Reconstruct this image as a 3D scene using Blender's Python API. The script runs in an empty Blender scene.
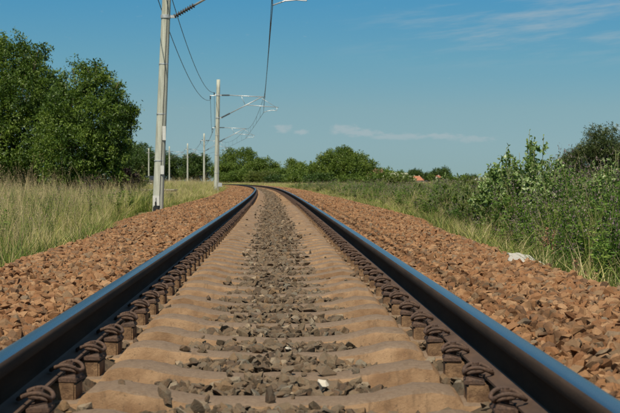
import bpy, bmesh, math, random
import numpy as np
from mathutils import Vector, Matrix, Euler

R = math.radians
rng = np.random.default_rng(7)
random.seed(7)
sc = bpy.context.scene
COL = sc.collection

# ------------------------------------------------------------------ camera
cam_d = bpy.data.cameras.new('camera')
cam = bpy.data.objects.new('camera', cam_d); COL.objects.link(cam)
cam.location = (0, 0, 0.486)
cam.rotation_euler = (R(90 - 1.02), 0, 0)
cam_d.sensor_width = 36; cam_d.lens = 83.0
cam_d.clip_start = 0.05; cam_d.clip_end = 9000
cam_d.dof.use_dof = True; cam_d.dof.focus_distance = 10.5; cam_d.dof.aperture_fstop = 13
sc.camera = cam

# ------------------------------------------------------------------ sun and sky
SUN_EL, SUN_AZ = 57.0, 196.0          # azimuth clockwise from +Y (the view direction)
sd = bpy.data.lights.new('sun', 'SUN'); sun = bpy.data.objects.new('sun', sd); COL.objects.link(sun)
sd.energy = 5.0; sd.angle = R(0.53); sd.color = (1.0, 0.90, 0.74)
tow = Vector((math.sin(R(SUN_AZ))*math.cos(R(SUN_EL)), math.cos(R(SUN_AZ))*math.cos(R(SUN_EL)), math.sin(R(SUN_EL))))
sun.rotation_euler = tow.to_track_quat('Z', 'Y').to_euler()

world = bpy.data.worlds.new('World'); sc.world = world; world.use_nodes = True
wn, wl = world.node_tree.nodes, world.node_tree.links
wn.clear()
def W(t, **k):
    n = wn.new(t)
    for a, v in k.items(): setattr(n, a, v)
    return n
def wmath(op, a, b=None, c=None, clamp=False):
    n = W('ShaderNodeMath', operation=op); n.use_clamp = clamp
    for i, v in enumerate((a, b, c)):
        if v is None: continue
        if isinstance(v, (int, float)): n.inputs[i].default_value = v
        else: wl.new(v, n.inputs[i])
    return n.outputs[0]
def ramp(v, a, b):
    n = W('ShaderNodeMapRange'); n.interpolation_type = 'SMOOTHSTEP'
    n.inputs['From Min'].default_value = a; n.inputs['From Max'].default_value = b; wl.new(v, n.inputs['Value']); return n.outputs[0]
GRADE = [(0, (.58, .69, .69)), (.008, (.60, .71, .72)), (.025, (.68, .79, .76)), (.05, (.72, .87, .79)), (.085, (.575, .955, .92)), (.125, (.41, .985, 1.08)), (.6, (.55, .92, .98))]
out = W('ShaderNodeOutputWorld'); bg = W('ShaderNodeBackground'); wl.new(bg.outputs[0], out.inputs[0])
tc = W('ShaderNodeTexCoord'); sep = W('ShaderNodeSeparateXYZ'); wl.new(tc.outputs['Generated'], sep.inputs[0])
# clear deep sky: the dome is sampled a little higher than it stands, so the blue reaches down
zz = wmath('ADD', wmath('MULTIPLY', sep.outputs[2], 1.35), 0.06)
cmb = W('ShaderNodeCombineXYZ'); wl.new(sep.outputs[0], cmb.inputs[0]); wl.new(sep.outputs[1], cmb.inputs[1]); wl.new(zz, cmb.inputs[2])
nrm = W('ShaderNodeVectorMath', operation='NORMALIZE'); wl.new(cmb.outputs[0], nrm.inputs[0])
sky = W('ShaderNodeTexSky'); sky.sky_type = 'NISHITA'; sky.sun_disc = False
sky.sun_elevation = R(SUN_EL); sky.sun_rotation = R(SUN_AZ)
sky.air_density = 1.0; sky.dust_density = 0.6; sky.ozone_density = 1.4; sky.altitude = 100
wl.new(nrm.outputs[0], sky.inputs[0])
grade = W('ShaderNodeMix', data_type='RGBA', blend_type='MULTIPLY'); grade.inputs[0].default_value = 1.0
gmx = W('ShaderNodeValToRGB'); _cr = gmx.color_ramp
while len(_cr.elements) < len(GRADE): _cr.elements.new(0.5)
for _e, (_p, _c) in zip(_cr.elements, GRADE): _e.position = _p; _e.color = (*_c, 1)
wl.new(sky.outputs[0], grade.inputs[6])
wl.new(wmath('ARCSINE', sep.outputs[2]), gmx.inputs[0]); wl.new(gmx.outputs[0], grade.inputs[7])
# clouds: direction -> azimuth / elevation
az = wmath('ARCTAN2', sep.outputs[0], sep.outputs[1]); el = wmath('ARCSINE', sep.outputs[2])
def wnoise(sx, sy, rot, detail, seed, rough=0.6):
    m = W('ShaderNodeCombineXYZ')
    ca, sa = math.cos(rot), math.sin(rot)
    u = wmath('ADD', wmath('MULTIPLY', az, ca*sx), wmath('MULTIPLY', el, sa*sx))
    v = wmath('ADD', wmath('MULTIPLY', az, -sa*sy), wmath('MULTIPLY', el, ca*sy))
    wl.new(u, m.inputs[0]); wl.new(v, m.inputs[1]); m.inputs[2].default_value = seed
    n = W('ShaderNodeTexNoise'); n.inputs['Scale'].default_value = 1; n.inputs['Detail'].default_value = detail; n.inputs['Roughness'].default_value = rough
    wl.new(m.outputs[0], n.inputs['Vector']); return n.outputs[0]
cirrus = wmath('MULTIPLY', ramp(wnoise(9, 75, 0.10, 5, 3.3, 0.66), 0.43, 0.74), ramp(az, -0.01, 0.12))
cirrus = wmath('MULTIPLY', cirrus, ramp(el, 0.072, 0.10))
cirrus = wmath('MULTIPLY', cirrus, 0.5)
def puff(a0, e0, wa, we):
    x = wmath('DIVIDE', wmath('SUBTRACT', az, a0), wa); y = wmath('DIVIDE', wmath('SUBTRACT', el, e0), we)
    r = wmath('SQRT', wmath('ADD', wmath('MULTIPLY', x, x), wmath('MULTIPLY', y, y)))
    return wmath('SUBTRACT', 1.0, r, clamp=True)
cl = None
for p in [(-.019, .0365, .010, .0050), (.024, .036, .018, .0056), (.036, .0335, .022, .0045), (.062, .031, .036, .0038), (.092, .0315, .020, .0034), (.112, .029, .024, .004), (-.006, .034, .008, .003), (-.20, .033, .04, .006), (.24, .036, .05, .007), (.33, .03, .03, .005), (-.32, .03, .05, .005)]:
    q = puff(*p); cl = q if cl is None else wmath('MAXIMUM', cl, q)
cl = wmath('MULTIPLY', ramp(wmath('ADD', cl, wmath('MULTIPLY', wmath('SUBTRACT', wnoise(130, 320, 0, 4, 9.1), 0.5), 1.5)), 0.20, 0.80), 0.52)
cl = wmath('MULTIPLY', cl, ramp(el, 0.020, 0.034))
cloudf = wmath('MAXIMUM', cirrus, cl)
cmix = W('ShaderNodeMix', data_type='RGBA'); wl.new(cloudf, cmix.inputs[0]); wl.new(grade.outputs[2], cmix.inputs[6])
cmix.inputs[7].default_value = (5.0, 5.7, 6.0, 1)
wl.new(cmix.outputs[2], bg.inputs[0]); bg.inputs[1].default_value = 0.074

sc.view_settings.view_transform = 'Standard'; sc.view_settings.look = 'None'
sc.view_settings.exposure = 0.2; sc.view_settings.gamma = 1.0
sc.cycles.max_bounces = 6; sc.cycles.transparent_max_bounces = 6

# ------------------------------------------------------------------ tagging
def tag(o, label=None, cat=None, group=None, kind=None):
    if label: o['label'] = label
    if cat: o['category'] = cat
    if group: o['group'] = group
    if kind: o['kind'] = kind
    return o
def empty(name, loc, rz=0.0):
    o = bpy.data.objects.new(name, None); COL.objects.link(o)
    o.location = loc; o.rotation_euler = (0, 0, rz); o.empty_display_size = 0.2
    return o
def link(name, me, parent=None, loc=(0, 0, 0), rot=(0, 0, 0), scale=(1, 1, 1)):
    o = bpy.data.objects.new(name, me); COL.objects.link(o)
    if parent is not None: o.parent = parent
    o.location = loc; o.rotation_euler = rot; o.scale = scale
    return o

# ------------------------------------------------------------------ materials
def mat(name, build):
    m = bpy.data.materials.new(name); m.use_nodes = True
    nt = m.node_tree; nt.nodes.clear()
    build(NT(nt)); return m
class NT:
    def __init__(s, nt): s.nt = nt; s.n = nt.nodes; s.l = nt.links
    def node(s, t, **k):
        n = s.n.new(t)
        for a, v in k.items(): setattr(n, a, v)
        return n
    def set(s, sock, v):
        if isinstance(v, (int, float)): sock.default_value = v
        elif isinstance(v, tuple): sock.default_value = v if len(v) == 4 or sock.type == 'VECTOR' else (*v, 1)
        else: s.l.new(v, sock)
    def math(s, op, a, b=0.0, clamp=False):
        n = s.node('ShaderNodeMath', operation=op); n.use_clamp = clamp
        s.set(n.inputs[0], a); s.set(n.inputs[1], b); return n.outputs[0]
    def mix(s, f, a, b, blend='MIX'):
        n = s.node('ShaderNodeMix', data_type='RGBA', blend_type=blend)
        s.set(n.inputs[0], f); s.set(n.inputs[6], a); s.set(n.inputs[7], b); return n.outputs[2]
    def pos(s): return s.node('ShaderNodeNewGeometry').outputs['Position']
    def obj(s): return s.node('ShaderNodeTexCoord').outputs['Object']
    def rand(s): return s.node('ShaderNodeObjectInfo').outputs['Random']
    def attr(s, name): return s.node('ShaderNodeAttribute', attribute_name=name).outputs['Fac']
    def noise(s, vec, scale, detail=4, rough=0.55, dist=0.0):
        n = s.node('ShaderNodeTexNoise'); s.set(n.inputs['Vector'], vec)
        n.inputs['Scale'].default_value = scale; n.inputs['Detail'].default_value = detail
        n.inputs['Roughness'].default_value = rough; n.inputs['Distortion'].default_value = dist
        return n.outputs[0]
    def mul(s, vec, v):
        n = s.node('ShaderNodeVectorMath', operation='MULTIPLY'); s.set(n.inputs[0], vec); n.inputs[1].default_value = v; return n.outputs[0]
    def ramp(s, f, stops, interp='LINEAR'):
        n = s.node('ShaderNodeValToRGB'); cr = n.color_ramp; cr.interpolation = interp
        while len(cr.elements) < len(stops): cr.elements.new(0.5)
        for e, (p, c) in zip(cr.elements, stops):
            e.position = p; e.color = (*c, 1) if len(c) == 3 else c
        s.set(n.inputs[0], f); return n.outputs[0]
    def step(s, f, a, b):
        n = s.node('ShaderNodeMapRange'); n.interpolation_type = 'SMOOTHSTEP'
        n.inputs['From Min'].default_value = a; n.inputs['From Max'].default_value = b; s.set(n.inputs['Value'], f); return n.outputs[0]
    def bump(s, h, strength, dist):
        n = s.node('ShaderNodeBump'); n.inputs['Strength'].default_value = strength; n.inputs['Distance'].default_value = dist
        s.set(n.inputs['Height'], h); return n.outputs[0]
    def bsdf(s, col, rough=0.8, metal=0.0, normal=None, spec=0.5):
        b = s.node('ShaderNodeBsdfPrincipled'); s.set(b.inputs['Base Color'], col); s.set(b.inputs['Roughness'], rough)
        s.set(b.inputs['Metallic'], metal); b.inputs['Specular IOR Level'].default_value = spec
        if normal is not None: s.l.new(normal, b.inputs['Normal'])
        return b.outputs[0]
    def out(s, sh): o = s.node('ShaderNodeOutputMaterial'); s.l.new(sh, o.inputs[0])

def leaf_mat(name, stops, trans=0.35, nscale=1.3, rough=0.5, weights=(0.5, 0.5)):
    """foliage: per-leaf value (random, with painted clump tone in crowns) and a soft clump noise choose the leaf colour"""
    def f(t):
        r = t.attr('rnd'); n = t.noise(t.obj(), nscale, 3)
        v = t.math('ADD', t.math('MULTIPLY', r, weights[0]), t.math('MULTIPLY', t.step(n, 0.3, 0.7), weights[1]))
        c = t.ramp(v, stops)
        p = t.bsdf(c, rough, spec=0.35)
        tr = t.node('ShaderNodeBsdfTranslucent'); t.l.new(t.mix(1.0, c, (1.0, 1.1, 0.5, 1), 'MULTIPLY'), tr.inputs[0])
        m = t.node('ShaderNodeMixShader'); m.inputs[0].default_value = trans
        t.l.new(p, m.inputs[1]); t.l.new(tr.outputs[0], m.inputs[2]); t.out(m.outputs[0])
    return mat(name, f)
def inst_leaf_mat(name, stops, trans=0.3):
    """grass and weeds that are scattered: random per tuft and per blade, patches by place"""
    def f(t):
        r = t.attr('rnd'); o = t.rand(); n = t.noise(t.pos(), 0.55, 4)
        v = t.math('ADD', t.math('MULTIPLY', r, 0.28), t.math('MULTIPLY', o, 0.24))
        v = t.math('ADD', v, t.math('MULTIPLY', t.step(n, 0.38, 0.62), 0.48))
        c = t.ramp(v, stops)
        p = t.bsdf(c, 0.6, spec=0.25)
        tr = t.node('ShaderNodeBsdfTranslucent'); t.l.new(c, tr.inputs[0])
        m = t.node('ShaderNodeMixShader'); m.inputs[0].default_value = trans
        t.l.new(p, m.inputs[1]); t.l.new(tr.outputs[0], m.inputs[2]); t.out(m.outputs[0])
    return mat(name, f)

def m_stone(stops, grey=0.0):
    def f(t):
        r = t.rand(); p = t.pos()
        c = t.ramp(r, stops, 'LINEAR')
        c = t.mix(t.math('MULTIPLY', t.step(t.noise(p, 55, 5, 0.7), 0.35, 0.75), 0.45), c, (0.20, 0.105, 0.055, 1))
        c = t.mix(t.math('MULTIPLY', t.noise(p, 0.9, 3), 0.25), c, (0.24, 0.12, 0.055, 1)) if not grey else c
        c = t.mix(0.35, c, t.ramp(t.noise(p, 160, 3), [(0.3, (0.35, 0.35, 0.35)), (0.7, (1, 1, 1))]), 'MULTIPLY')
        t.out(t.bsdf(c, 0.9, normal=t.bump(t.noise(p, 120, 5, 0.7), 0.6, 0.006), spec=0.2))
    return f
M = {}
M['rust_stone'] = mat('rust_stone', m_stone([(0, (.29, .145, .064)), (.14, (.22, .100, .042)), (.28, (.36, .205, .100)), (.42, (.17, .076, .034)), (.55, (.40, .245, .130)), (.70, (.26, .130, .056)), (.82, (.12, .074, .046)), (.92, (.24, .155, .085)), (1, (.18, .150, .105))]))
M['grey_stone'] = mat('grey_stone', m_stone([(0, (.105, .078, .050)), (.2, (.145, .112, .072)), (.38, (.065, .050, .036)), (.55, (.18, .135, .085)), (.7, (.115, .100, .075)), (.84, (.20, .13, .070)), (.93, (.125, .125, .10)), (1, (.34, .26, .17))], 1))
M['rail_seat_stone'] = M['grey_stone']
def f(t):
    p = t.pos(); n = t.noise(p, 9, 8, 0.7); n2 = t.noise(p, 60, 4, 0.7)
    c = t.mix(t.step(n, .35, .65), (.20, .105, .055, 1), (.33, .18, .10, 1)); c = t.mix(t.step(n2, .5, .7), c, (.10, .065, .04, 1))
    t.out(t.bsdf(c, .95, normal=t.bump(n2, .8, .03), spec=.1))
M['shoulder_bed'] = mat('rusty_ballast_bed', f)
def f(t):
    p = t.pos(); n = t.noise(p, 9, 8, 0.7); n2 = t.noise(p, 60, 4, 0.7)
    c = t.mix(t.step(n, .35, .65), (.075, .056, .038, 1), (.14, .10, .064, 1)); c = t.mix(t.step(n2, .5, .7), c, (.07, .055, .04, 1))
    t.out(t.bsdf(c, .95, normal=t.bump(n2, .8, .03), spec=.1))
M['crib_bed'] = mat('crib_ballast_bed', f)
def f(t):
    p = t.pos(); o = t.obj(); r = t.rand()
    n = t.noise(p, 7, 6, .65); n2 = t.noise(p, 70, 8, .8); g = t.node('ShaderNodeNewGeometry')
    up = t.node('ShaderNodeSeparateXYZ'); t.l.new(g.outputs['Normal'], up.inputs[0])
    base = t.mix(t.step(n, .3, .7), (.200, .116, .062, 1), (.350, .226, .128, 1))
    top = t.mix(t.step(n2, .3, .7), (.160, .112, .076, 1), (.250, .180, .122, 1))
    c = t.mix(t.step(up.outputs[2], .75, .97), base, top)             # dusty weathered top, rust-washed flanks
    c = t.mix(t.math('MULTIPLY', t.step(n2, .55, .8), .5), c, (.40, .285, .17, 1))
    c = t.mix(t.math('MULTIPLY', t.step(t.noise(p, 16, 4, .6, 1.5), .58, .72), .55), c, (.20, .115, .06, 1))
    c = t.mix(t.math('MULTIPLY', t.step(t.noise(p, 38, 5, .8), .56, .70), .75), c, (.085, .058, .04, 1))
    st = t.noise(t.mul(p, (1, .25, .25)), 26, 5, .7); c = t.mix(t.math('MULTIPLY', t.step(st, .54, .70), .5), c, (.12, .078, .048, 1))
    c = t.mix(.25, c, t.ramp(r, [(0, (.75, .72, .68)), (1, (1, 1, 1))]), 'MULTIPLY')
    hgt = t.math('ADD', n2, t.math('MULTIPLY', t.noise(p, 220, 3), .4))
    t.out(t.bsdf(c, .9, normal=t.bump(hgt, .55, .010), spec=.2))
M['sleeper'] = mat('rust_washed_concrete', f)
def f(t):
    p = t.pos(); n = t.noise(p, 22, 5, .7); n2 = t.noise(p, 90, 5, .7)
    c = t.mix(t.step(n, .35, .65), (.12, .070, .040, 1), (.25, .155, .085, 1)); c = t.mix(t.math('MULTIPLY', t.step(n2, .5, .75), .5), c, (.07, .045, .03, 1))
    t.out(t.bsdf(c, .9, normal=t.bump(n2, .7, .008), spec=.2))
M['seat'] = mat('rusty_rail_seat_concrete', f)
def f(t):
    p = t.pos(); n = t.noise(t.mul(p, (6, .35, 6)), 1, 4); n2 = t.noise(p, 70, 4, .7)
    t.out(t.bsdf(t.mix(t.step(n, .3, .7), (.29, .315, .33, 1), (.38, .405, .42, 1)), t.math('ADD', .20, t.math('MULTIPLY', n2, .14)), 1.0))
M['rail_top'] = mat('polished_running_steel', f)
def f(t):
    p = t.pos(); n = t.noise(t.mul(p, (8, 1.2, 8)), 1, 6, .7); n2 = t.noise(p, 90, 4, .7)
    c = t.mix(t.step(n, .3, .7), (.020, .012, .008, 1), (.042, .025, .015, 1)); c = t.mix(t.math('MULTIPLY', t.step(n2, .6, .8), .4), c, (.055, .033, .02, 1))
    t.out(t.bsdf(c, .85, 0.0, t.bump(n2, .5, .003), .08))
M['rail_web'] = mat('shade_toned_rail_steel', f)  # web colour darkened to hold the shade under the rail head
def f(t):
    p = t.pos(); n = t.noise(t.mul(p, (8, 3, 8)), 1, 6, .7); n2 = t.noise(p, 120, 4, .7)
    c = t.mix(t.step(n, .3, .7), (.062, .040, .028, 1), (.115, .070, .045, 1)); c = t.mix(t.math('MULTIPLY', t.step(n2, .5, .7), .5), c, (.055, .035, .027, 1))
    t.out(t.bsdf(c, .7, .15, t.bump(n2, .5, .003), .35))
M['rail_rust'] = mat('brown_rusted_steel', f)
def f(t):
    p = t.pos(); n2 = t.noise(p, 140, 5, .7); n = t.noise(p, 18, 3)
    c = t.mix(t.step(n2, .35, .7), (.060, .036, .026, 1), (.135, .078, .050, 1)); c = t.mix(t.math('MULTIPLY', t.step(n, .4, .7), .5), c, (.055, .040, .034, 1))
    t.out(t.bsdf(c, .72, .1, t.bump(n2, .8, .004), .35))
M['clip'] = mat('rusty_spring_steel', f)
def f(t):
    p = t.obj(); n = t.noise(t.mul(p, (9, 9, 1.2)), 1, 6, .7); n2 = t.noise(p, 40, 5, .7)
    c = t.mix(t.step(n, .3, .7), (.34, .35, .29, 1), (.50, .51, .43, 1)); c = t.mix(t.math('MULTIPLY', t.step(n2, .5, .75), .45), c, (.22, .22, .17, 1))
    z = t.node('ShaderNodeSeparateXYZ'); t.l.new(p, z.inputs[0])
    c = t.mix(t.math('MULTIPLY', t.step(t.noise(t.mul(p, (14, 14, .6)), 1, 4, .6), .52, .68), .6), c, (.20, .20, .15, 1))
    t.out(t.bsdf(c, .85, normal=t.bump(n2, .5, .01), spec=.2))
M['mast'] = mat('weathered_mast_concrete', f)
def flat(name, c, rough=.6, metal=0.0, var=.25, scale=12):
    def f(t):
        n = t.noise(t.obj(), scale, 5, .65)
        t.out(t.bsdf(t.mix(t.step(n, .3, .7), tuple(x*(1-var) for x in c)+(1,), tuple(x*(1+var*.4) for x in c)+(1,)), rough, metal, t.bump(n, .2, .005)))
    return mat(name, f)
M['galv'] = flat('galvanised_steel', (.55, .56, .55), .45, .5)
M['insul'] = flat('brown_porcelain', (.05, .048, .046), .4)
M['wire'] = flat('dark_copper_wire', (.035, .035, .035), .6)
M['sign'] = flat('white_enamel', (.56, .56, .52), .4, var=.1)
M['black'] = flat('black_paint', (.02, .02, .02), .5)
M['white_stone'] = flat('white_limestone', (.50, .45, .36), .9, var=.15, scale=40)
M['cloth'] = flat('bleached_cloth', (.42, .39, .33), .9, var=.12, scale=30)
M['bark'] = flat('brown_bark', (.11, .085, .055), .95, var=.5, scale=20)
M['pale_stem'] = flat('pale_green_stem', (.16, .17, .07), .8, var=.3)
M['roof'] = flat('orange_clay_tile', (.40, .15, .08), .8, var=.25, scale=3)
M['wall'] = flat('cream_render', (.55, .49, .38), .9, var=.1, scale=1)
M['white_wall'] = flat('white_render', (.70, .68, .62), .9, var=.1, scale=1)
M['glass'] = flat('dark_window_glass', (.03, .035, .04), .1)
M['car'] = flat('dark_car_paint', (.018, .019, .026), .25, var=.1)
M['rubber'] = flat('tyre_rubber', (.02, .02, .02), .8)
M['lamp_red'] = flat('red_lamp_lens', (.25, .01, .01), .3)
M['slab'] = flat('grey_slab_concrete', (.36, .32, .26), .9, var=.35, scale=6)
M['slab_dark'] = flat('stained_slab_concrete', (.24, .19, .13), .9, var=.4, scale=6)
def f(t):
    p = t.pos(); n = t.noise(p, .35, 5, .6); n2 = t.noise(p, 8, 6, .7)
    c = t.mix(t.step(n, .35, .65), (.115, .125, .045, 1), (.22, .175, .085, 1)); c = t.mix(t.math('MULTIPLY', t.step(n2, .45, .7), .6), c, (.07, .075, .03, 1))
    t.out(t.bsdf(c, .95, normal=t.bump(n2, .7, .06), spec=.1))
M['ground'] = mat('dry_meadow_soil', f)

G1, G2, G3 = (.018, .034, .008), (.048, .082, .017), (.105, .145, .032)
M['leaf_big'] = leaf_mat('walnut_leaf', [(.05, (.018, .042, .008)), (.4, (.062, .110, .017)), (.74, (.145, .21, .034)), (1, (.25, .31, .075))], .34, 1.1)
M['leaf_far'] = leaf_mat('distant_leaf', [(.05, (.045, .085, .015)), (.5, (.11, .165, .025)), (1, (.19, .24, .045))], .3, .45)
M['leaf_dark'] = leaf_mat('dark_leaf', [(.05, (.026, .055, .014)), (.5, (.06, .105, .022)), (1, (.11, .16, .035))], .25, .35)
M['leaf_silver'] = leaf_mat('silver_poplar_leaf', [(.05, (.05, .10, .022)), (.35, (.13, .21, .055)), (.68, (.25, .34, .12)), (1, (.60, .66, .42))], .35, 2.0)
M['leaf_olive'] = leaf_mat('olive_leaf', [(.05, (.03, .048, .014)), (.5, (.07, .095, .03)), (.85, (.12, .14, .05)), (1, (.22, .19, .09))], .25, 2.0)
M['leaf_red'] = leaf_mat('burgundy_leaf', [(0, (.018, .012, .012)), (.6, (.040, .024, .024)), (1, (.10, .065, .05))], .2, 2.0)
M['leaf_rust'] = leaf_mat('dry_pink_leaf', [(0, (.10, .05, .03)), (.6, (.26, .15, .09)), (1, (.42, .26, .17))], .2, 2.0)
M['leaf_yellow'] = leaf_mat('yellow_green_leaf', [(.05, (.05, .075, .015)), (.5, (.11, .14, .03)), (1, (.20, .21, .06))], .35, 1.5)
M['blossom'] = flat('cream_blossom', (.60, .60, .42), .8)
M['grass'] = inst_leaf_mat('meadow_grass', [(.12, (.07, .13, .020)), (.38, (.17, .23, .040)), (.58, (.32, .34, .080)), (.8, (.50, .45, .16)), (1, (.60, .52, .25))], .35)
M['grass_green'] = inst_leaf_mat('green_grass', [(.05, (.045, .085, .014)), (.5, (.09, .14, .024)), (1, (.19, .21, .05))], .35)
M['straw'] = inst_leaf_mat('dry_straw', [(0, (.34, .27, .12)), (.5, (.46, .38, .18)), (1, (.58, .50, .28))], .2)
M['seed'] = inst_leaf_mat('seed_head', [(0, (.22, .15, .09)), (.5, (.34, .25, .15)), (1, (.44, .35, .22))], .2)
M['weed'] = inst_leaf_mat('weed_leaf', [(.05, (.060, .125, .018)), (.5, (.12, .205, .030)), (1, (.25, .32, .07))], .3)
M['purple'] = inst_leaf_mat('purple_flower_spike', [(.05, (.095, .07, .07)), (.5, (.17, .125, .125)), (1, (.29, .24, .21))], .2)
M['dock'] = inst_leaf_mat('rust_dock_seed', [(0, (.22, .11, .06)), (1, (.38, .22, .13))], .2)

# ------------------------------------------------------------------ mesh helpers
class MB:
    """collects tubes, boxes and polygons for ONE mesh"""
    def __init__(s): s.v = []; s.f = []; s.m = []
    def add(s, V, F, mi=0):
        o = len(s.v); s.v += [tuple(p) for p in V]
        for q in F: s.f.append(tuple(o + i for i in q)); s.m.append(mi)
    def box(s, x0, x1, y0, y1, z0, z1, mi=0):
        V = [(x, y, z) for z in (z0, z1) for y in (y0, y1) for x in (x0, x1)]
        s.add(V, [(0, 2, 3, 1), (4, 5, 7, 6), (0, 1, 5, 4), (2, 6, 7, 3), (0, 4, 6, 2), (1, 3, 7, 5)], mi)
    def tube(s, P, r, n=8, mi=0, cap=True):
        P = [Vector(p) for p in P]; rr = r if isinstance(r, (list, tuple)) else [r]*len(P)
        V = []; up = None
        for i, p in enumerate(P):
            d = (P[min(i+1, len(P)-1)] - P[max(i-1, 0)]).normalized()
            if up is None: up = Vector((0, 0, 1)) if abs(d.z) < .9 else Vector((1, 0, 0))
            a = d.cross(up).normalized(); b = a.cross(d).normalized(); up = b
            for k in range(n):
                t = 2*math.pi*k/n; V.append(p + (a*math.cos(t) + b*math.sin(t))*rr[i])
        F = []
        for i in range(len(P)-1):
            for k in range(n):
                k2 = (k+1) % n; F.append((i*n+k, i*n+k2, (i+1)*n+k2, (i+1)*n+k))
        if cap: F.append(tuple(range(n))[::-1]); F.append(tuple((len(P)-1)*n+k for k in range(n)))
        s.add(V, F, mi)
    def mesh(s, name, mats, smooth=False, bevel=0):
        me = bpy.data.meshes.new(name); me.from_pydata(s.v, [], s.f)
        for m in (mats if isinstance(mats, list) else [mats]): me.materials.append(m)
        me.polygons.foreach_set('material_index', s.m)
        bm = bmesh.new(); bm.from_mesh(me); bmesh.ops.recalc_face_normals(bm, faces=bm.faces)
        if bevel: bmesh.ops.bevel(bm, geom=list(bm.edges), offset=bevel, segments=2, affect='EDGES', clamp_overlap=True)
        bm.to_mesh(me); bm.free()
        if smooth: me.shade_smooth()
        return me
def poly_mesh(name, V, K, mats, rnd=None, mi=None):
    """V: (n,K,3) polygons, each of K own vertices"""
    n = V.shape[0]; me = bpy.data.meshes.new(name)
    me.vertices.add(n*K); me.vertices.foreach_set('co', V.reshape(-1).astype(np.float32))
    me.loops.add(n*K); me.loops.foreach_set('vertex_index', np.arange(n*K, dtype=np.int32))
    me.polygons.add(n); me.polygons.foreach_set('loop_start', np.arange(0, n*K, K, dtype=np.int32))
    try: me.polygons.foreach_set('loop_total', np.full(n, K, dtype=np.int32))
    except Exception: pass
    for m in (mats if isinstance(mats, list) else [mats]): me.materials.append(m)
    if mi is not None: me.polygons.foreach_set('material_index', mi.astype(np.int32))
    a = me.attributes.new('rnd', 'FLOAT', 'FACE'); a.data.foreach_set('value', (rnd if rnd is not None else rng.random(n)).astype(np.float32))
    me.update(calc_edges=True); return me
def unit(a): return a/np.maximum(np.linalg.norm(a, axis=-1, keepdims=True), 1e-9)
def leaves(P, D, L, ratio=.45, K=4, up=.5):
    """leaf polygons at P growing along D with length L"""
    n = len(P); D = unit(D); L = np.broadcast_to(np.asarray(L, float), (n,))[:, None]
    N = rng.normal(size=(n, 3)); N[:, 2] += up*2; S = unit(np.cross(D, N))
    N2 = unit(np.cross(S, D))
    if K == 4: tpl = [(0, 0, 0), (.45, .5, .05), (1, 0, -.08), (.45, -.5, .05)]
    else: tpl = [(0, 0, 0), (.3, .5, .06), (.7, .38, .02), (1, 0, -.12), (.7, -.38, .02), (.3, -.5, .06)]
    return np.stack([P + D*L*a + S*L*ratio*b + N2*L*c for a, b, c in tpl], axis=1)
def smooth(x, a, b):
    t = np.clip((np.asarray(x, float)-a)/(b-a), 0, 1); return t*t*(3-2*t)

# ------------------------------------------------------------------ the line of the track
_y = np.arange(-20, 3400, 1.0)
_m = np.interp(_y, [-20, 0, 40, 80, 120, 160, 200, 240, 300, 350, 400, 500, 700], [-.020, -.022, -.028, -.036, -.052, -.075, -.10, -.125, -.165, -.21, -.25, -.34, -.5])
_x = np.concatenate([[0], np.cumsum((_m[1:]+_m[:-1])/2)]); _x -= np.interp(0, _y, _x); _x -= .02
_x = np.where(_y > 700, np.interp(700, _y, _x) - (_y-700)*.02, _x)
def cx(y): return np.interp(y, _y, _x)
def heading(y): return np.interp(y, _y, _m)
def crest(y): return 1.88 + .35*smooth(y, 8, 30)
def fall(y): return .62 - .37*smooth(y, 10, 30)
def foot(y): return crest(y) + .33/fall(y)
def wob(x, y): return .5*np.sin(x*.9+1.3*np.sin(y*.37))*np.cos(y*.55+.6*np.sin(x*.5)) + .5*np.sin(x*2.3+y*1.7)*np.sin(y*2.9-x*.8)
def ground_z(x, y):
    d = np.abs(x - cx(y)); c = foot(y)-.45
    z = -.52 + .15*smooth(y, 60, 220) + .05*wob(x*.6, y*.4)
    return np.where(d < c+.6, -.75 + (z+.75)*smooth(d, c+.1, c+.6), z)
def bed_z(d, y):
    a = np.abs(d); c = crest(y)
    z = np.interp(a, [0, .30, .48, .58, .66, .88, 1.0, 1.12], [-.256, -.260, -.274, -.262, -.224, -.214, -.185, -.165])
    z = z + .018*wob(d*5, y*4)*np.where(a > 1, 1, .5)
    z = np.where(a > 1.12, -.165 + .02*smooth(a, 1.2, 1.6) + .02*wob(d*3, y*2), z)
    return np.where(a > c, z - (a-c)*fall(y), z)

def sheet(name, xs_fn, ds, ys, z_fn, material):
    D, Y = np.meshgrid(ds, ys); X = xs_fn(Y) + D; Z = z_fn(X, Y, D)
    V = np.stack([X, Y, Z], -1).reshape(-1, 3); nx, ny = len(ds), len(ys)
    i = np.arange((ny-1)*nx).reshape(ny-1, nx)[:, :-1].ravel()
    F = np.stack([i, i+1, i+nx+1, i+nx], 1)
    me = bpy.data.meshes.new(name); me.from_pydata(V.tolist(), [], F.tolist()); me.materials.append(material); me.shade_smooth()
    return link(name, me)
ys_g = np.concatenate([np.arange(-12, 60, 1.0), np.arange(60, 240, 4), np.arange(240, 600, 15), [700, 900, 1200, 1600, 2200, 3000, 5000, 8000]])
pos = np.concatenate([[0, 1.6, 1.9, 2.1, 2.3, 2.5, 2.7, 2.9, 3.1, 3.3, 3.6], np.arange(4, 16, 1), np.arange(16, 60, 5), [70, 100, 160, 300, 600, 1200, 2500, 5000]])
ds_g = np.concatenate([-pos[:0:-1], pos])
tag(sheet('ground', cx, ds_g, ys_g, lambda X, Y, D: ground_z(X, Y), M['ground']), kind='structure')

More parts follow.
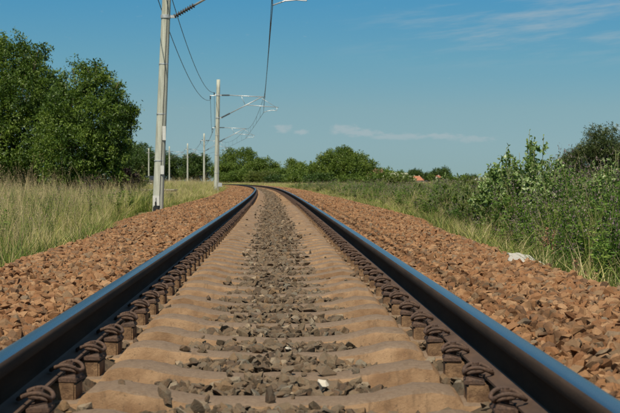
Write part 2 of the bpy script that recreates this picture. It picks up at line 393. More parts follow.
ys_b = np.concatenate([np.arange(-6, 30, .12), np.arange(30, 80, .4), np.arange(80, 260, 2), np.arange(260, 620, 8)])
def bed(name, s):
    if s == 0: ds = np.arange(-.78, .781, .06); m = M['crib_bed']
    else: ds = np.concatenate([np.arange(.80, 3.0, .075), np.arange(3.1, 4.7, .15)])*s; ds = np.sort(ds); m = M['shoulder_bed']
    o = sheet(name, cx, ds, ys_b, lambda X, Y, D: bed_z(D, Y), m); o['kind'] = 'structure'; return o
crib = bed('crib_ballast', 0); sh_l = bed('ballast_shoulder', -1); sh_r = bed('ballast_shoulder', 1)

# ------------------------------------------------------------------ the track
track = empty('railway_track', (0, 0, 0))
tag(track, 'single railway track of two steel rails on rust washed concrete sleepers curving left', 'railway track')
HW = .036
prof_half = [(.0, 0.0), (.012, -.0003), (.0270, -.0032), (.0325, -.0075), (.0345, -.012), (.0355, -.020), (.0358, -.038), (.033, -.042), (.012, -.051), (.0085, -.060), (.0075, -.085), (.0085, -.115), (.014, -.126), (.030, -.133), (.060, -.1395), (.0665, -.142), (.0665, -.150), (0, -.150)]
prof = prof_half + [(-x, z) for x, z in prof_half[-2:0:-1]]
def f(t):
    p = t.pos(); n = t.noise(t.mul(p, (8, 1.5, 8)), 1, 6, .7); n2 = t.noise(p, 120, 4, .7)
    c = t.mix(t.step(n, .3, .7), (.030, .021, .016, 1), (.058, .038, .026, 1)); c = t.mix(t.math('MULTIPLY', t.step(n2, .55, .75), .5), c, (.10, .065, .042, 1))
    t.out(t.bsdf(c, .85, 0.0, t.bump(n2, .5, .003), .12))
M['head_side'] = mat('dark_brown_rail_head_side', f)  # head sides coloured a darker brown than the rail foot
def seg_mat(a, b, s):
    z = (a[1]+b[1])/2; x = -s*(a[0]+b[0])/2
    if x > .0272 and z > -.01: return 3          # the gauge corner is dull
    return 0 if z > -.0085 else (3 if z > -.044 else (2 if z < -.128 else 1))
ys_r = np.concatenate([np.arange(-5, 40, .5), np.arange(40, 240, 2), np.arange(240, 640, 5)])
def rail(s):
    mb = MB(); n = len(prof); V = []
    for y in ys_r:
        h = heading(y); c = math.cos(math.atan(h)); sn = -math.sin(math.atan(h))   # lateral axis
        x0 = cx(y)
        for px, pz in prof:
            w = s*.7535 + px
            V.append((x0 + w*c, y + w*sn, pz))
    mb.v = V
    for i in range(len(ys_r)-1):
        for k in range(n):
            k2 = (k+1) % n
            mb.f.append((i*n+k, i*n+k2, (i+1)*n+k2, (i+1)*n+k)); mb.m.append(seg_mat(prof[k], prof[k2], s))
    me = mb.mesh('rail', [M['rail_top'], M['rail_web'], M['rail_rust'], M['head_side']])
    for p in me.polygons: p.use_smooth = True
    try: me.set_sharp_from_angle(angle=R(50))
    except Exception: pass
    return link('rail', me, track)
rail(-1); rail(1)

def sleeper_mesh(seed):
    r = random.Random(seed)
    st = [(0, -.224), (.12, -.223), (.24, -.219), (.33, -.207), (.40, -.192), (.46, -.180), (.51, -.176), (.545, -.178), (.578, -.184), (.598, -.200), (.612, -.220), (.895, -.220), (.92, -.210), (.945, -.205), (.99, -.20), (1.15, -.205), (1.235, -.215), (1.25, -.235)]
    full = [(-x, z) for x, z in st[:0:-1]] + st
    V = []; F = []
    for x, zt in full:
        zt += r.uniform(-.0025, .0025); a = abs(x)
        wt = .098 + (.018 if a > .35 else 0) ; wb = .135 + (.018 if a > .35 else 0)
        j = lambda: r.uniform(-.003, .003)
        sec = [(-wb, -.34), (-wt-.008+j(), zt-.020+j()), (-wt-.002+j()*.6, zt-.005+j()*.5), (-wt+.012, zt-.0006), (0, zt+.002), (wt-.012, zt-.0006), (wt+.002, zt-.005), (wt+.008, zt-.020), (wb, -.34)]
        V += [(x, y, z) for y, z in sec]
    n = 9
    for i in range(len(full)-1):
        for k in range(n-1): F.append((i*n+k, i*n+k+1, (i+1)*n+k+1, (i+1)*n+k))
    F.append(tuple(range(n))); F.append(tuple((len(full)-1)*n+k for k in range(n))[::-1])
    mb = MB(); mb.add(V, F); me = mb.mesh('sleeper', M['sleeper'])
    bm = bmesh.new(); bm.from_mesh(me)
    bmesh.ops.subdivide_edges(bm, edges=[e for e in bm.edges if abs((e.verts[0].co-e.verts[1].co).x) > .05], cuts=1)
    for v in bm.verts:
        if v.co.z > -.33: v.co += Vector((0, r.uniform(-.002, .002), r.uniform(-.0022, .0022)))
    bm.to_mesh(me); bm.free(); me.shade_smooth()
    try: me.set_sharp_from_angle(angle=R(34))
    except Exception: pass
    return me
sl_meshes = [sleeper_mesh(i) for i in range(6)]
mb = MB(); mb.box(-.127, .127, -.066, .066, -.29, -.1655); seat_me = mb.mesh('concrete_seat', M['seat'], bevel=.006)
# fastening pieces in a frame whose origin is the rail foot's edge; +x points away from the rail
def bolt_mesh():
    mb = MB()
    mb.tube([(.028, 0, -.150), (.028, 0, -.112)], .011, 10)
    mb.tube([(.028, 0, -.1235), (.028, 0, -.1195)], .022, 14)
    mb.tube([(.028, 0, -.1195), (.028, 0, -.105)], .016, 6)
    mb.tube([(.028, 0, -.105), (.028, 0, -.099)], .0105, 8)
    return mb.mesh('clip_bolt', M['clip'])
def plate_mesh():
    mb = MB(); mb.box(.001, .066, -.060, .060, -.1645, -.152)
    mb.add([(.004, -.055, -.1515), (.062, -.055, -.1515), (.062, .055, -.1515), (.004, .055, -.1515), (.046, -.05, -.141), (.060, -.05, -.139), (.060, .05, -.139), (.046, .05, -.141)], [(0, 1, 5, 4), (1, 2, 6, 5), (2, 3, 7, 6), (3, 0, 4, 7), (4, 5, 6, 7)])
    return mb.mesh('guide_plate', M['clip'], bevel=.002)
def clip_mesh():
    mb = MB(); P = []
    for s in (-1, 1):
        # toe on the rail foot -> arch away from the rail -> heel on the guide plate -> back to the bolt
        q = [(-.030, .030), (-.026, .046), (-.012, .056), (.010, .060), (.034, .061), (.056, .058), (.075, .048), (.082, .034), (.074, .022), (.058, .018), (.040, .017), (.020, .017), (.008, .012)]
        zz = [-.1285, -.126, -.119, -.112, -.109, -.112, -.121, -.132, -.134, -.131, -.128, -.1265, -.126]
        pts = [Vector((x*.80, y*s*.93, z)) for (x, y), z in zip(q, zz)]
        P.append(pts)
    path = P[0] + [Vector((.004, 0, -.126))] + P[1][::-1]
    # refine by Catmull-Rom
    out = []
    for i in range(len(path)-1):
        p0, p1, p2, p3 = path[max(i-1, 0)], path[i], path[i+1], path[min(i+2, len(path)-1)]
        for t in (0, .5): out.append(.5*((2*p1)+(p2-p0)*t+(2*p0-5*p1+4*p2-p3)*t*t+(3*p1-p0-3*p2+p3)*t**3))
    out.append(path[-1]); mb.tube(out, .0068, 8)
    return mb.mesh('rail_clip', M['clip'], smooth=True)
clip_me, bolt_me, plate_me = clip_mesh(), bolt_mesh(), plate_mesh()
Y0 = 4.02 - .6*6
N_SL = 66
for i in range(N_SL):
    y = Y0 + .6*i
    o = link('sleeper', sl_meshes[(i*5) % 6], track, (float(cx(y)), y, random.uniform(-.003, .003)), (0, random.uniform(-.003, .003), math.atan(float(heading(y))) + random.uniform(-.004, .004) + (math.pi if i % 2 else 0)))
    if y < 1.8: continue
    for s in (-1, 1):
        link('concrete_seat', seat_me, o, (s*.7535, random.uniform(-.004, .004), 0))
        for t in (-1, 1):
            rz = (0 if t > 0 else math.pi) + random.uniform(-.07, .07)
            loc = (s*.7535 + t*.0665, random.uniform(-.006, .006), random.uniform(-.001, .002))
            for nm, me in (('guide_plate', plate_me), ('rail_clip', clip_me), ('clip_bolt', bolt_me)):
                link(nm, me, o, loc, (0, 0, rz if nm != 'clip_bolt' else random.uniform(0, 1)) if nm != 'clip_bolt' else (0, 0, rz))
# the far sleepers, too small to tell apart
mb = MB(); y = Y0 + .6*N_SL
while y < 230:
    h = math.atan(float(heading(y))); x0 = float(cx(y)); ca, sa = math.cos(h), math.sin(h)
    def T(p): return (x0 + p[0]*ca - p[1]*sa, y + p[0]*sa + p[1]*ca, p[2])
    st = [(-1.2, -.215), (-.95, -.20), (-.6, -.235), (-.52, -.176), (-.3, -.21), (0, -.222), (.3, -.21), (.52, -.176), (.6, -.235), (.95, -.20), (1.2, -.215)]
    V = []
    for x, z in st: V += [T((x, -.14, -.32)), T((x, -.10, z)), T((x, .10, z)), T((x, .14, -.32))]
    mb.add(V, [(i*4+k, i*4+k+1, i*4+5+k, i*4+4+k) for i in range(len(st)-1) for k in range(3)], 0)
    for s in (-1, 1):
        for t in (-1, 1):
            xx = s*.7535+t*.10; V = [T((xx+a*.04, b*.06, c)) for c in (-.27, -.11) for b in (-1, 1) for a in (-1, 1)]
            mb.add(V, [(4, 5, 7, 6), (0, 1, 5, 4), (2, 6, 7, 3), (0, 4, 6, 2), (1, 3, 7, 5)], 1)
    y += .6
fs = link('distant_sleepers', mb.mesh('distant_sleepers', [M['sleeper'], M['clip']]), track); fs['kind'] = 'stuff'

# ------------------------------------------------------------------ scatter by geometry nodes
def scatter(name, P, rot, scl, idx, variants, parent=None):
    me = bpy.data.meshes.new(name); me.from_pydata(P.tolist(), [], [])
    for an, ty, fld, dat in (('rot', 'FLOAT_VECTOR', 'vector', rot), ('scl', 'FLOAT_VECTOR', 'vector', scl), ('idx', 'INT', 'value', idx)):
        a = me.attributes.new(an, ty, 'POINT'); a.data.foreach_set(fld, np.ascontiguousarray(dat).ravel())
    o = link(name, me, parent)
    src = bpy.data.collections.new(name + '_source')
    for k, v in enumerate(variants):
        vo = bpy.data.objects.new('%s_shape_%02d' % (name, k), v); src.objects.link(vo)
    ng = bpy.data.node_groups.new(name + '_scatter', 'GeometryNodeTree')
    ng.interface.new_socket('Geometry', in_out='INPUT', socket_type='NodeSocketGeometry'); ng.interface.new_socket('Geometry', in_out='OUTPUT', socket_type='NodeSocketGeometry')
    n = ng.nodes; gi = n.new('NodeGroupInput'); go = n.new('NodeGroupOutput')
    iop = n.new('GeometryNodeInstanceOnPoints'); ci = n.new('GeometryNodeCollectionInfo')
    ci.inputs['Collection'].default_value = src; ci.inputs['Separate Children'].default_value = True; ci.inputs['Reset Children'].default_value = True
    def na(nm, dt):
        a = n.new('GeometryNodeInputNamedAttribute'); a.data_type = dt; a.inputs['Name'].default_value = nm; return a.outputs['Attribute']
    L = ng.links.new
    L(gi.outputs[0], iop.inputs['Points']); L(ci.outputs[0], iop.inputs['Instance']); iop.inputs['Pick Instance'].default_value = True
    L(na('idx', 'INT'), iop.inputs['Instance Index']); L(na('rot', 'FLOAT_VECTOR'), iop.inputs['Rotation']); L(na('scl', 'FLOAT_VECTOR'), iop.inputs['Scale'])
    L(iop.outputs[0], go.inputs[0])
    md = o.modifiers.new('scatter', 'NODES'); md.node_group = ng
    o['kind'] = 'stuff'
    return o

# ------------------------------------------------------------------ ballast stones
def stone_mesh(seed, m, name='stone', npt=15):
    r = random.Random(seed); bm = bmesh.new()
    ax = (r.uniform(.8, 1.15), r.uniform(.62, .9), r.uniform(.42, .72))
    for _ in range(npt):
        v = Vector((r.gauss(0, 1), r.gauss(0, 1), r.gauss(0, 1))).normalized()*r.uniform(.8, 1.0)
        bm.verts.new((v.x*ax[0]*.5, v.y*ax[1]*.5, v.z*ax[2]*.5))
    h = bmesh.ops.convex_hull(bm, input=bm.verts)
    bmesh.ops.delete(bm, geom=list({g for g in h['geom_interior'] if isinstance(g, bmesh.types.BMVert)}), context='VERTS')
    me = bpy.data.meshes.new(name); bm.to_mesh(me); bm.free(); me.materials.append(m); return me
rust_v = [stone_mesh(i, M['rust_stone']) for i in range(10)]
grey_v = [stone_mesh(50+i, M['grey_stone']) for i in range(10)]
F620 = 1430.0
def proj(x, y, z):
    yy = np.maximum(y, .1); return 310 + F620*x/yy, 181 + F620*(.486-z)/yy
def stones(owner, side, zones, variants, seed):
    g = np.random.default_rng(seed); P = []; S = []
    for (y0, y1, dens, s0, s1) in zones:
        w = 1.56 if side == 0 else 2.6
        n = int((y1-y0)*w*dens); y = g.uniform(y0, y1, n)
        size = s0 + (s1-s0)*g.random(n)**1.6
        if side == 0:
            # stones lie in the cribs and in a loose heap along the middle; few on the sleepers' tops
            d = np.clip(g.normal(0, 1, n)*(.36 - .13*smooth(y, 7, 20)), -.74, .74); ph = ((y - Y0)/.6 + .5) % 1 - .5     # 0 on a sleeper's centre line
            on = np.abs(ph)*.6 < .12
            keep = (~on & (g.random(n) < np.where(np.abs(d) < .42, 1, .7))) | (g.random(n) < (.03 + .35*smooth(y, 9, 22))*np.exp(-(d/.20)**2) + .006)
            x = cx(y)+d; z = bed_z(d, y) + size*.16 + .004
            spill = np.exp(-(d/.27)**2)
            z = z + .012*spill*(~on)*(1+wob(d*4, y*3)) - .004
            tops = np.interp(np.abs(d), [0, .24, .33, .46, .51, .56, .6], [-.222, -.218, -.206, -.178, -.174, -.19, -.24])
            z = np.where(on, tops + size*.16, z)
            z = z + g.random(n)*.012*(~on)
        else:
            c = crest(y); d = g.uniform(.86, 1, n)*0 + .86 + g.random(n)*(foot(y)+.1-.86); keep = np.ones(n, bool)
            d = d*side; x = cx(y)+d; z = bed_z(d, y) + size*.10 + g.random(n)*.022
        k = keep
        P.append(np.stack([x, y, z], 1)[k]); S.append(size[k])
    P = np.concatenate(P); S = np.concatenate(S); n = len(P)
    rot = np.stack([g.normal(0, .6, n), g.normal(0, .6, n), g.uniform(0, 6.28, n)], 1)
    scl = S[:, None]*g.uniform(.85, 1.15, (n, 3)); idx = g.integers(0, len(variants), n).astype(np.int32)
    px, py = proj(P[:, 0], P[:, 1], P[:, 2])
    vis = (px > 4) & (px < 616) & (py < 409)
    if side: # clear of the rail in front
        vis &= np.abs(P[:, 0]/P[:, 1] - heading(4)) > 0
        lim = 310 + F620*(cx(P[:, 1]) + side*1.22)/P[:, 1]
        vis &= (px > lim) if side > 0 else (px < lim)
    score = np.where(vis, S/P[:, 1], 0); order = np.argsort(-score)[:300]
    for i in order:
        if score[i] <= 0: continue
        link('stone', variants[idx[i]], owner, tuple(P[i]), tuple(rot[i]), tuple(scl[i]))
    m = np.ones(n, bool); m[order] = False
    scatter('loose_stones', P[m], rot[m], scl[m], idx[m], variants, owner)
zs = [(2.5, 14, 640, .028, .100), (14, 32, 330, .045, .095), (32, 80, 110, .07, .13), (80, 200, 26, .12, .2)]
stones(sh_l, -1, zs, rust_v, 11); stones(sh_r, 1, zs, rust_v, 12)
stones(crib, 0, [(2.8, 12, 900, .026, .086), (12, 30, 560, .032, .088), (30, 70, 170, .05, .10), (70, 160, 30, .09, .15)], grey_v, 13)
def pebble(x, y, z, s, seed, lab, cat='stone', m='white_stone', sc3=(1.15, 1, 1)):
    me = stone_mesh(seed, M[m], 'white_stone', 20)
    o = link('white_stone', me, None, (x, y, z), (.1, .1, seed), tuple(s*k for k in sc3)); tag(o, lab, cat)
pebble(.041, 4.86, -.208, .066, 5, 'bright white stone lying among the grey ballast in the middle of the track')
pebble(-.09, 5.95, -.213, .038, 8, 'small cream chip of stone, left of and beyond the bright white one')

# ------------------------------------------------------------------ overhead line masts
wire_pts = {'a': [], 'b': [], 'm': [], 'c': []}
def mast(y, bx, tx, top, label, detail=True, r0=.17, feeder=True):
    gz = float(ground_z(np.array(bx), np.array(y))); gz = max(gz, -.55)
    e = empty('line_mast', (bx, y, gz)); tag(e, label, 'mast', 'concrete masts along the left of the line')
    H = top - gz; ctr = float(cx(y))
    # tapered spun-concrete pole with a shallow seam
    V = []; n = 20; rows = 14
    for i in range(rows+1):
        t = i/rows; r = r0*(1-.32*t); ox = (tx-bx)*t
        for k in range(n):
            a = 2*math.pi*k/n; rr = r*(.965 if k in (15, 16) else 1)
            V.append((ox+rr*math.cos(a), rr*math.sin(a), H*t-.3*(1-t)))
    mb = MB(); mb.add(V, [(i*n+k, i*n+(k+1) % n, (i+1)*n+(k+1) % n, (i+1)*n+k) for i in range(rows) for k in range(n)] + [tuple(rows*n+k for k in range(n))])
    link('pole', mb.mesh('pole', M['mast'], smooth=True), e)
    L = lambda x, yy, z: (x-bx, yy, z-gz)
    pole_x = lambda z: bx + (tx-bx)*(z-gz)/H
    rad = lambda z: r0*(1-.32*(z-gz)/H)
    zu, zl, zr = top-1.2, top-2.93, 6.25
    for z in (zu, zl):
        mb = MB(); px_ = pole_x(z); rr = rad(z)
        mb.tube([L(px_, 0, z-.05), L(px_, 0, z+.05)], rr+.02, 20)
        mb.box(px_-bx+rr, px_-bx+rr+.14, -.05, .05, z-gz-.04, z-gz+.04)
        link('clamp', mb.mesh('clamp', M['galv']), e)
    if y < 120:
        for z in (1.1, 2.5, 4.0):
            mb = MB(); mb.tube([L(pole_x(z), 0, z-.018), L(pole_x(z), 0, z+.018)], rad(z)+.006, 20); link('band', mb.mesh('band', M['galv']), e)
        mb = MB(); mb.tube([L(pole_x(z)+.42*rad(z), -.93*rad(z), z) for z in np.linspace(-.35, top-1.0, 12)], .011, 5); link('earth_wire', mb.mesh('earth_wire', M['wire'], smooth=True), e)
    xe = ctr - .12; zm = top-1.32
    xs = pole_x(zu)+rad(zu)+.12
    def arm(name, p, q, r=.032, mt='galv'):
        mb = MB(); mb.tube([L(*p), L(*q)], r, 8); link(name, mb.mesh(name, M[mt], smooth=True), e)
    def insulator(p, q):
        p, q = Vector(L(*p)), Vector(L(*q)); mb = MB(); N = 9
        P = []; Rr = []
        for i in range(N):
            for tt, r in ((0, .035), (.3, .075), (.6, .075), (.65, .035)):
                P.append(p.lerp(q, (i+tt)/N)); Rr.append(r)
        P.append(q); Rr.append(.035); mb.tube(P, Rr, 12); link('insulator', mb.mesh('insulator', M['insul']), e)
    insulator((xs, 0, zu), (xs+.62, 0, zu)); arm('top_tube', (xs+.62, 0, zu), (xe+.25, 0, zm-.02))
    xl = pole_x(zl)+rad(zl)+.12
    # diagonal: from low on the mast up to the messenger
    A = Vector((xl, 0, zl)); B = Vector((xe-.05, 0, zm-.03)); I = A + (B-A)*.22
    insulator(tuple(A), tuple(I)); arm('diagonal_tube', tuple(I), tuple(B), .034)
    # registration tube and drop arm
    C_ = A + (B-A)*.62
    arm('registration_tube', tuple(C_), (ctr+1.15, 0, zr-.1), .026)
    arm('tie_tube', (xs+.62+.35*(xe-xs-.6), 0, zu-.03), tuple(A + (B-A)*.60), .016)
    arm('stay_tube', (xe-.15, 0, zm-.05), (ctr+.9, 0, zr-.05), .014)
    mb = MB(); pts = [L(ctr+1.02, 0, zr-.1), L(ctr+1.0, 0, zr-.36), L(ctr+.7, 0, zr-.33), L(ctr+.35, 0, zr-.36), L(ctr-.02, 0, 5.76)]
    mb.tube(pts, .02, 8); link('steady_arm', mb.mesh('steady_arm', M['galv'], smooth=True), e)
    # feeder brackets on the field side
    mb = MB(); mb.tube([L(pole_x(zu+.05), .1, zu+.05), L(pole_x(zu)-.34, .1, zu+.05)], .025, 8); mb.tube([L(pole_x(zu)-.62, .1, zu-.02), L(pole_x(zu)-.2, .1, zu-.02)], .022, 8)
    link('feeder_bracket', mb.mesh('feeder_bracket', M['galv']), e)
    mb = MB()
    for dx, z0, z1 in ((-.30, zu+.05, zu+.22), (-.60, zu-.02, zu-.34)):
        N = 5; P = []; Rr = []
        for i in range(N):
            for tt, r in ((0, .03), (.3, .06), (.6, .06), (.65, .03)): P.append(L(pole_x(zu)+dx, .1, z0+(z1-z0)*(i+tt)/N)); Rr.append(r)
        mb2 = MB(); mb2.tube(P, Rr, 10); link('feeder_insulator', mb2.mesh('feeder_insulator', M['insul']), e)
    wire_pts['a'].append((pole_x(zu)-.30, y+.1, zu+.22)); wire_pts['b'].append((pole_x(zu)-.60, y+.1, zu-.36))
    wire_pts['m'].append((ctr+.02, y, zm)); wire_pts['c'].append((ctr-.02, y, 5.73))
    return e, pole_x, rad, gz
CM = 'concrete masts along the left of the line'
e1, px1, rad1, gz1 = mast(43, -4.60, -4.20, 8.35, 'nearest concrete overhead line mast, leaning, with white plates, beside the ballast')
# plates and black earthing box of the nearest mast
def text_mesh(s, size, m):
    cu = bpy.data.curves.new('text', 'FONT'); cu.body = s; cu.size = size; cu.extrude = .001; cu.align_x = 'CENTER'
    to = bpy.data.objects.new('text_tmp', cu); COL.objects.link(to)
    dg = bpy.context.evaluated_depsgraph_get(); me = bpy.data.meshes.new_from_object(to.evaluated_get(dg)); COL.objects.unlink(to); bpy.data.objects.remove(to)
    me.materials.clear(); me.materials.append(m); return me
def plate(parent, bx, gz, x, y, z, w, h, txt=None, name='plate'):
    mb = MB(); mb.box(-w/2, w/2, -.006, .006, -h/2, h/2); o = link(name, mb.mesh(name, M['sign']), parent, (x-bx, y, z-gz))
    if txt: link('digit', text_mesh(txt, h*.85, M['black']), o, (0, -.0085, -h*.3), (R(90), 0, 0))
    return o
yp = -.185
plate(e1, -4.60, gz1, px1(-.09)-.03, yp-.005, -.10, .20, .30, '1')
plate(e1, -4.60, gz1, px1(2.0)+.115, -.15, 1.92, .10, .42); plate(e1, -4.60, gz1, px1(.75)+.115, -.16, .82, .10, .26)
mb = MB(); zb = gz1
mb.box(-.10, .06, -.25, -.176, .0, .26); mb.tube([(-.02, -.21, .26), (-.02, -.21, .42)], .028, 8)
mb.tube([(.07, -.21, -.02), (.10, -.2, .12), (.05, -.19, .30)], .018, 6)
link('earthing_box', mb.mesh('earthing_box', M['black'], bevel=.008), e1)
e2, px2, rad2, gz2 = mast(110, -7.22, -7.04, 8.28, 'second concrete mast from the viewer with cantilever arms over the rails', r0=.20)
mb = MB(); mb.box(.15, .45, -.12, .06, .55, .85); mb.tube([(.1, 0, .5), (.22, 0, .7)], .03, 6); link('switch_box', mb.mesh('switch_box', M['galv'], bevel=.01), e2)
for y, px_, top, lab, r0 in ((177, 217.2, 8.3, 'mast with cantilever half hidden right behind the second mast', .19),
        (244, 204, 8.6, 'slim distant mast left of the second mast, clear of it', .19), (305, 187.5, 8.5, 'pale far mast in the middle of the three distant ones by the dark trees', .2),
        (335, 169.3, 8.6, 'far mast just right of the nearest mast, before dark trees', .2), (385, 148.7, 9.3, 'farthest mast, left of the nearest mast and above the dark car', .22)):
    X = (px_-310)*y/F620
    mast(y, X, X+.03, top, lab, r0=r0)

def sag(p, q, s, n=24):
    p, q = Vector(p), Vector(q); return [p.lerp(q, i/n) - Vector((0, 0, 4*s*(i/n)*(1-i/n))) for i in range(n+1)]
for k in wire_pts:    # the span that comes from behind the viewer
    p0 = wire_pts[k][0]; dx = {'a': -4.05, 'b': -4.35, 'm': .1, 'c': .1}[k]
    wire_pts[k].insert(0, (dx+.5, -24, p0[2]))
for k, lab, sg in (('a', 'upper dark feeder wire slung along the left side of the masts', 1.15), ('b', 'lower dark feeder wire slung outside the masts on insulators', 1.15)):
    mb = MB(); P = wire_pts[k]; path = []
    for i in range(len(P)-1): path += sag(P[i], P[i+1], sg)[(1 if i else 0):]
    mb.tube(path, .014, 5); o = link('feeder_wire', mb.mesh('feeder_wire', M['wire'], smooth=True)); tag(o, lab, 'wire')
cat = empty('overhead_line', wire_pts['c'][0]); tag(cat, 'overhead contact line with hanging droppers running above the centre of the track', 'overhead line')
o0 = Vector(wire_pts['c'][0])
mm, cc = [], []
for i in range(len(wire_pts['m'])-1):
    mm.append(sag(wire_pts['m'][i], wire_pts['m'][i+1], .75)); cc.append(sag(wire_pts['c'][i], wire_pts['c'][i+1], .03))
for nm, ss, r in (('messenger_wire', mm, .013), ('contact_wire', cc, .013)):
    mb = MB(); path = []
    for i, s in enumerate(ss): path += s[(1 if i else 0):]
    mb.tube([p-o0 for p in path], r, 5); link(nm, mb.mesh(nm, M['wire'], smooth=True), cat)
for i in range(1, 4):
    for k in range(3, 24, 4):
        mb = MB(); mb.tube([mm[i][k]-o0, cc[i][k]-o0], .007, 4); link('dropper', mb.mesh('dropper', M['wire']), cat)

# ------------------------------------------------------------------ trees and bushes
def crown_mesh(name, lobes, nclus, per, leaf, clus_r, m, seed, K=4, ratio=.5, droop=0.0, shell=.55):
    g = np.random.default_rng(seed); lob = np.array(lobes, float)
    w = lob[:, 3]*lob[:, 4]+lob[:, 4]*lob[:, 5]; li = g.choice(len(lob), nclus, p=w/w.sum())
    u = unit(g.normal(size=(nclus, 3))); rad = shell + (1.02-shell)*g.random(nclus)**.6
    C = lob[li, :3] + u*rad[:, None]*lob[li, 3:6]
    tone = g.random(nclus)
    wv = np.sin(C[:, 0]*2.3/clus_r*.12+seed)+np.sin(C[:, 2]*2.9/clus_r*.12+C[:, 1])
    C = C + u*(wv*.35*clus_r)[:, None]; tone = np.clip(tone*.7+.15*(wv+1), 0, 1)  # bulging clumps coloured lighter, sunken ones darker, as if sunlit and shaded
    # every cluster is a spray: leaves set along a short twig that grows outward and up, then arches over
    tw = unit(u*.8 + g.normal(size=(nclus, 3))*.55 + [0, 0, .35]); t_ = g.random(nclus*per)[:, None]
    P = np.repeat(C, per, 0) + np.repeat(tw, per, 0)*(t_-.6)*clus_r*2.3 + g.normal(size=(nclus*per, 3))*clus_r*.30*(1.2-t_); P[:, 2] -= (t_[:, 0]**2)*clus_r*.7*(.3+droop)
    D = np.repeat(tw, per, 0)*.8 + g.normal(size=(nclus*per, 3))*.8; D[:, 2] -= droop
    L = leaf*g.uniform(.6, 1.25, len(P))
    rnd = np.clip(.55*g.random(len(P)) + .45*np.repeat(tone, per), 0, 1)
    keep = P[:, 2] > .02
    V = leaves(P[keep], D[keep], L[keep], ratio, K)
    return poly_mesh(name, V, K, m, rnd[keep])
def auto_lobes(W_, H_, base, n, seed, flatten=1.0, depth=.8, rs=(.22, .36)):
    g = np.random.default_rng(seed); out = [(0, 0, base+(H_-base)*.48, W_*.33, W_*.33*depth, (H_-base)*.36)]
    for i in range(n):
        a = 2*math.pi*(i*.618) + g.uniform(-.3, .3); t = g.uniform(-.85, .98)
        rr = math.sqrt(max(0, 1-abs(t)**2.2)); r = W_*.5*g.uniform(*rs)*1.15
        out.append((math.cos(a)*rr*(W_*.5-r*.8), math.sin(a)*rr*(W_*.5-r*.8)*depth, base+(H_-base)*.5 + t*((H_-base)*.5-r*.75), r*g.uniform(.9, 1.3), r, r*g.uniform(.7, 1)*flatten))
    return out
def trunk_mesh(name, H_, r, lobes, seed, nbr=9, m=None):
    g = random.Random(seed); mb = MB(); top = H_*.62
    pts = [(g.uniform(-.03, .03)*H_*i/6, g.uniform(-.03, .03)*H_*i/6, top*i/6-.15*(i == 0)) for i in range(7)]
    mb.tube(pts, [r*(1-.12*i) for i in range(7)], 9)
    for l in lobes[1:nbr+1]:
        b = Vector(pts[g.randint(1, 5)]); e = Vector(l[:3]); mid = b.lerp(e, .5) + Vector((0, 0, -.06*H_*g.random()))
        mb.tube([b, mid, e, e + (e-b)*.25], [r*.45, r*.28, r*.14, r*.04], 6)
        for _ in range(3):
            q = e + Vector((g.uniform(-1, 1)*l[3], g.uniform(-1, 1)*l[4], g.uniform(-.4, 1)*l[5]))*.8
            mb.tube([mid.lerp(e, g.random()), q], [r*.12, r*.03], 4)
    return mb.mesh(name, m or M['bark'], smooth=True)
def tree(name, label, cat, px_, y, top_px, W_, m, seed, dens=1.0, leaf=None, base=.12, group=None, lobes=None, nl=16, trunk_r=None, z0=None, K=4, per=14, shell=.5, droop=0.0, ratio=.5, X=None, clr=1.7):
    X = (px_-310)*y/F620 if X is None else X
    gz = float(ground_z(np.array(X), np.array(y))) if z0 is None else z0
    H_ = (181-top_px)*y/F620 + .486 - gz
    e = empty(name, (X, y, gz)); tag(e, label, cat, group)
    lobes = lobes or auto_lobes(W_, H_, H_*base, nl, seed)
    leaf = leaf or max(.11, y*.0011)
    area = sum(l[3]*l[5]*3.14 for l in lobes)
    ncl = int(dens*area*5.0/(leaf*leaf*ratio*per*.55))
    link('trunk', trunk_mesh('trunk', H_, trunk_r or H_*.028, lobes, seed), e)
    link('crown', crown_mesh('crown', lobes, ncl, per, leaf, leaf*clr, m, seed, K, ratio, droop, shell), e)
    return e, H_

# two big broadleaved trees on the left
def px_lobes(spec, px0, y, gz):
    """lobes given as picture position and radius at the tree's distance"""
    s = y/F620; out = []
    for x, yy, rx, rz, dy in spec:
        out.append(((x-px0)*s, dy, (181-yy)*s + .486 - gz, rx*s, rx*s*.9, rz*s))
    return out
yt = 62; gz = -.5
spec1 = [(52, 96, 20, 24, .3), (60, 125, 22, 26, -.5), (10, 110, 55, 60, 0), (12, 62, 17, 20, .3), (36, 70, 14, 16, -.5), (-6, 75, 26, 30, 0), (28, 95, 26, 24, -1.2), (2, 118, 30, 26, -1.6), (44, 130, 22, 24, -1.4), (20, 150, 34, 22, -1.8), (-22, 140, 34, 40, -.8), (-50, 100, 34, 40, 0), (-60, 150, 34, 34, 0), (8, 172, 34, 20, -1.4), (40, 168, 22, 18, -1.2), (38, 52, 5, 6, 0), (6, 44, 7, 8, 0), (-20, 58, 14, 16, 0), (42, 53, 6, 8, 0), (14, 43, 6, 8, .2), (28, 57, 7, 8, .1)]
tree('broadleaf_tree', 'tall bushy green tree cut by the left edge of the picture, behind high grass', 'tree', 12, yt, 36, 1, M['leaf_big'], 21, 1.0, .135, lobes=px_lobes([(a, b, c*1.09, d*1.07, e) for a, b, c, d, e in spec1], 12, yt, gz), trunk_r=.2, per=26, droop=.45, ratio=.40, clr=2.4, shell=.62)
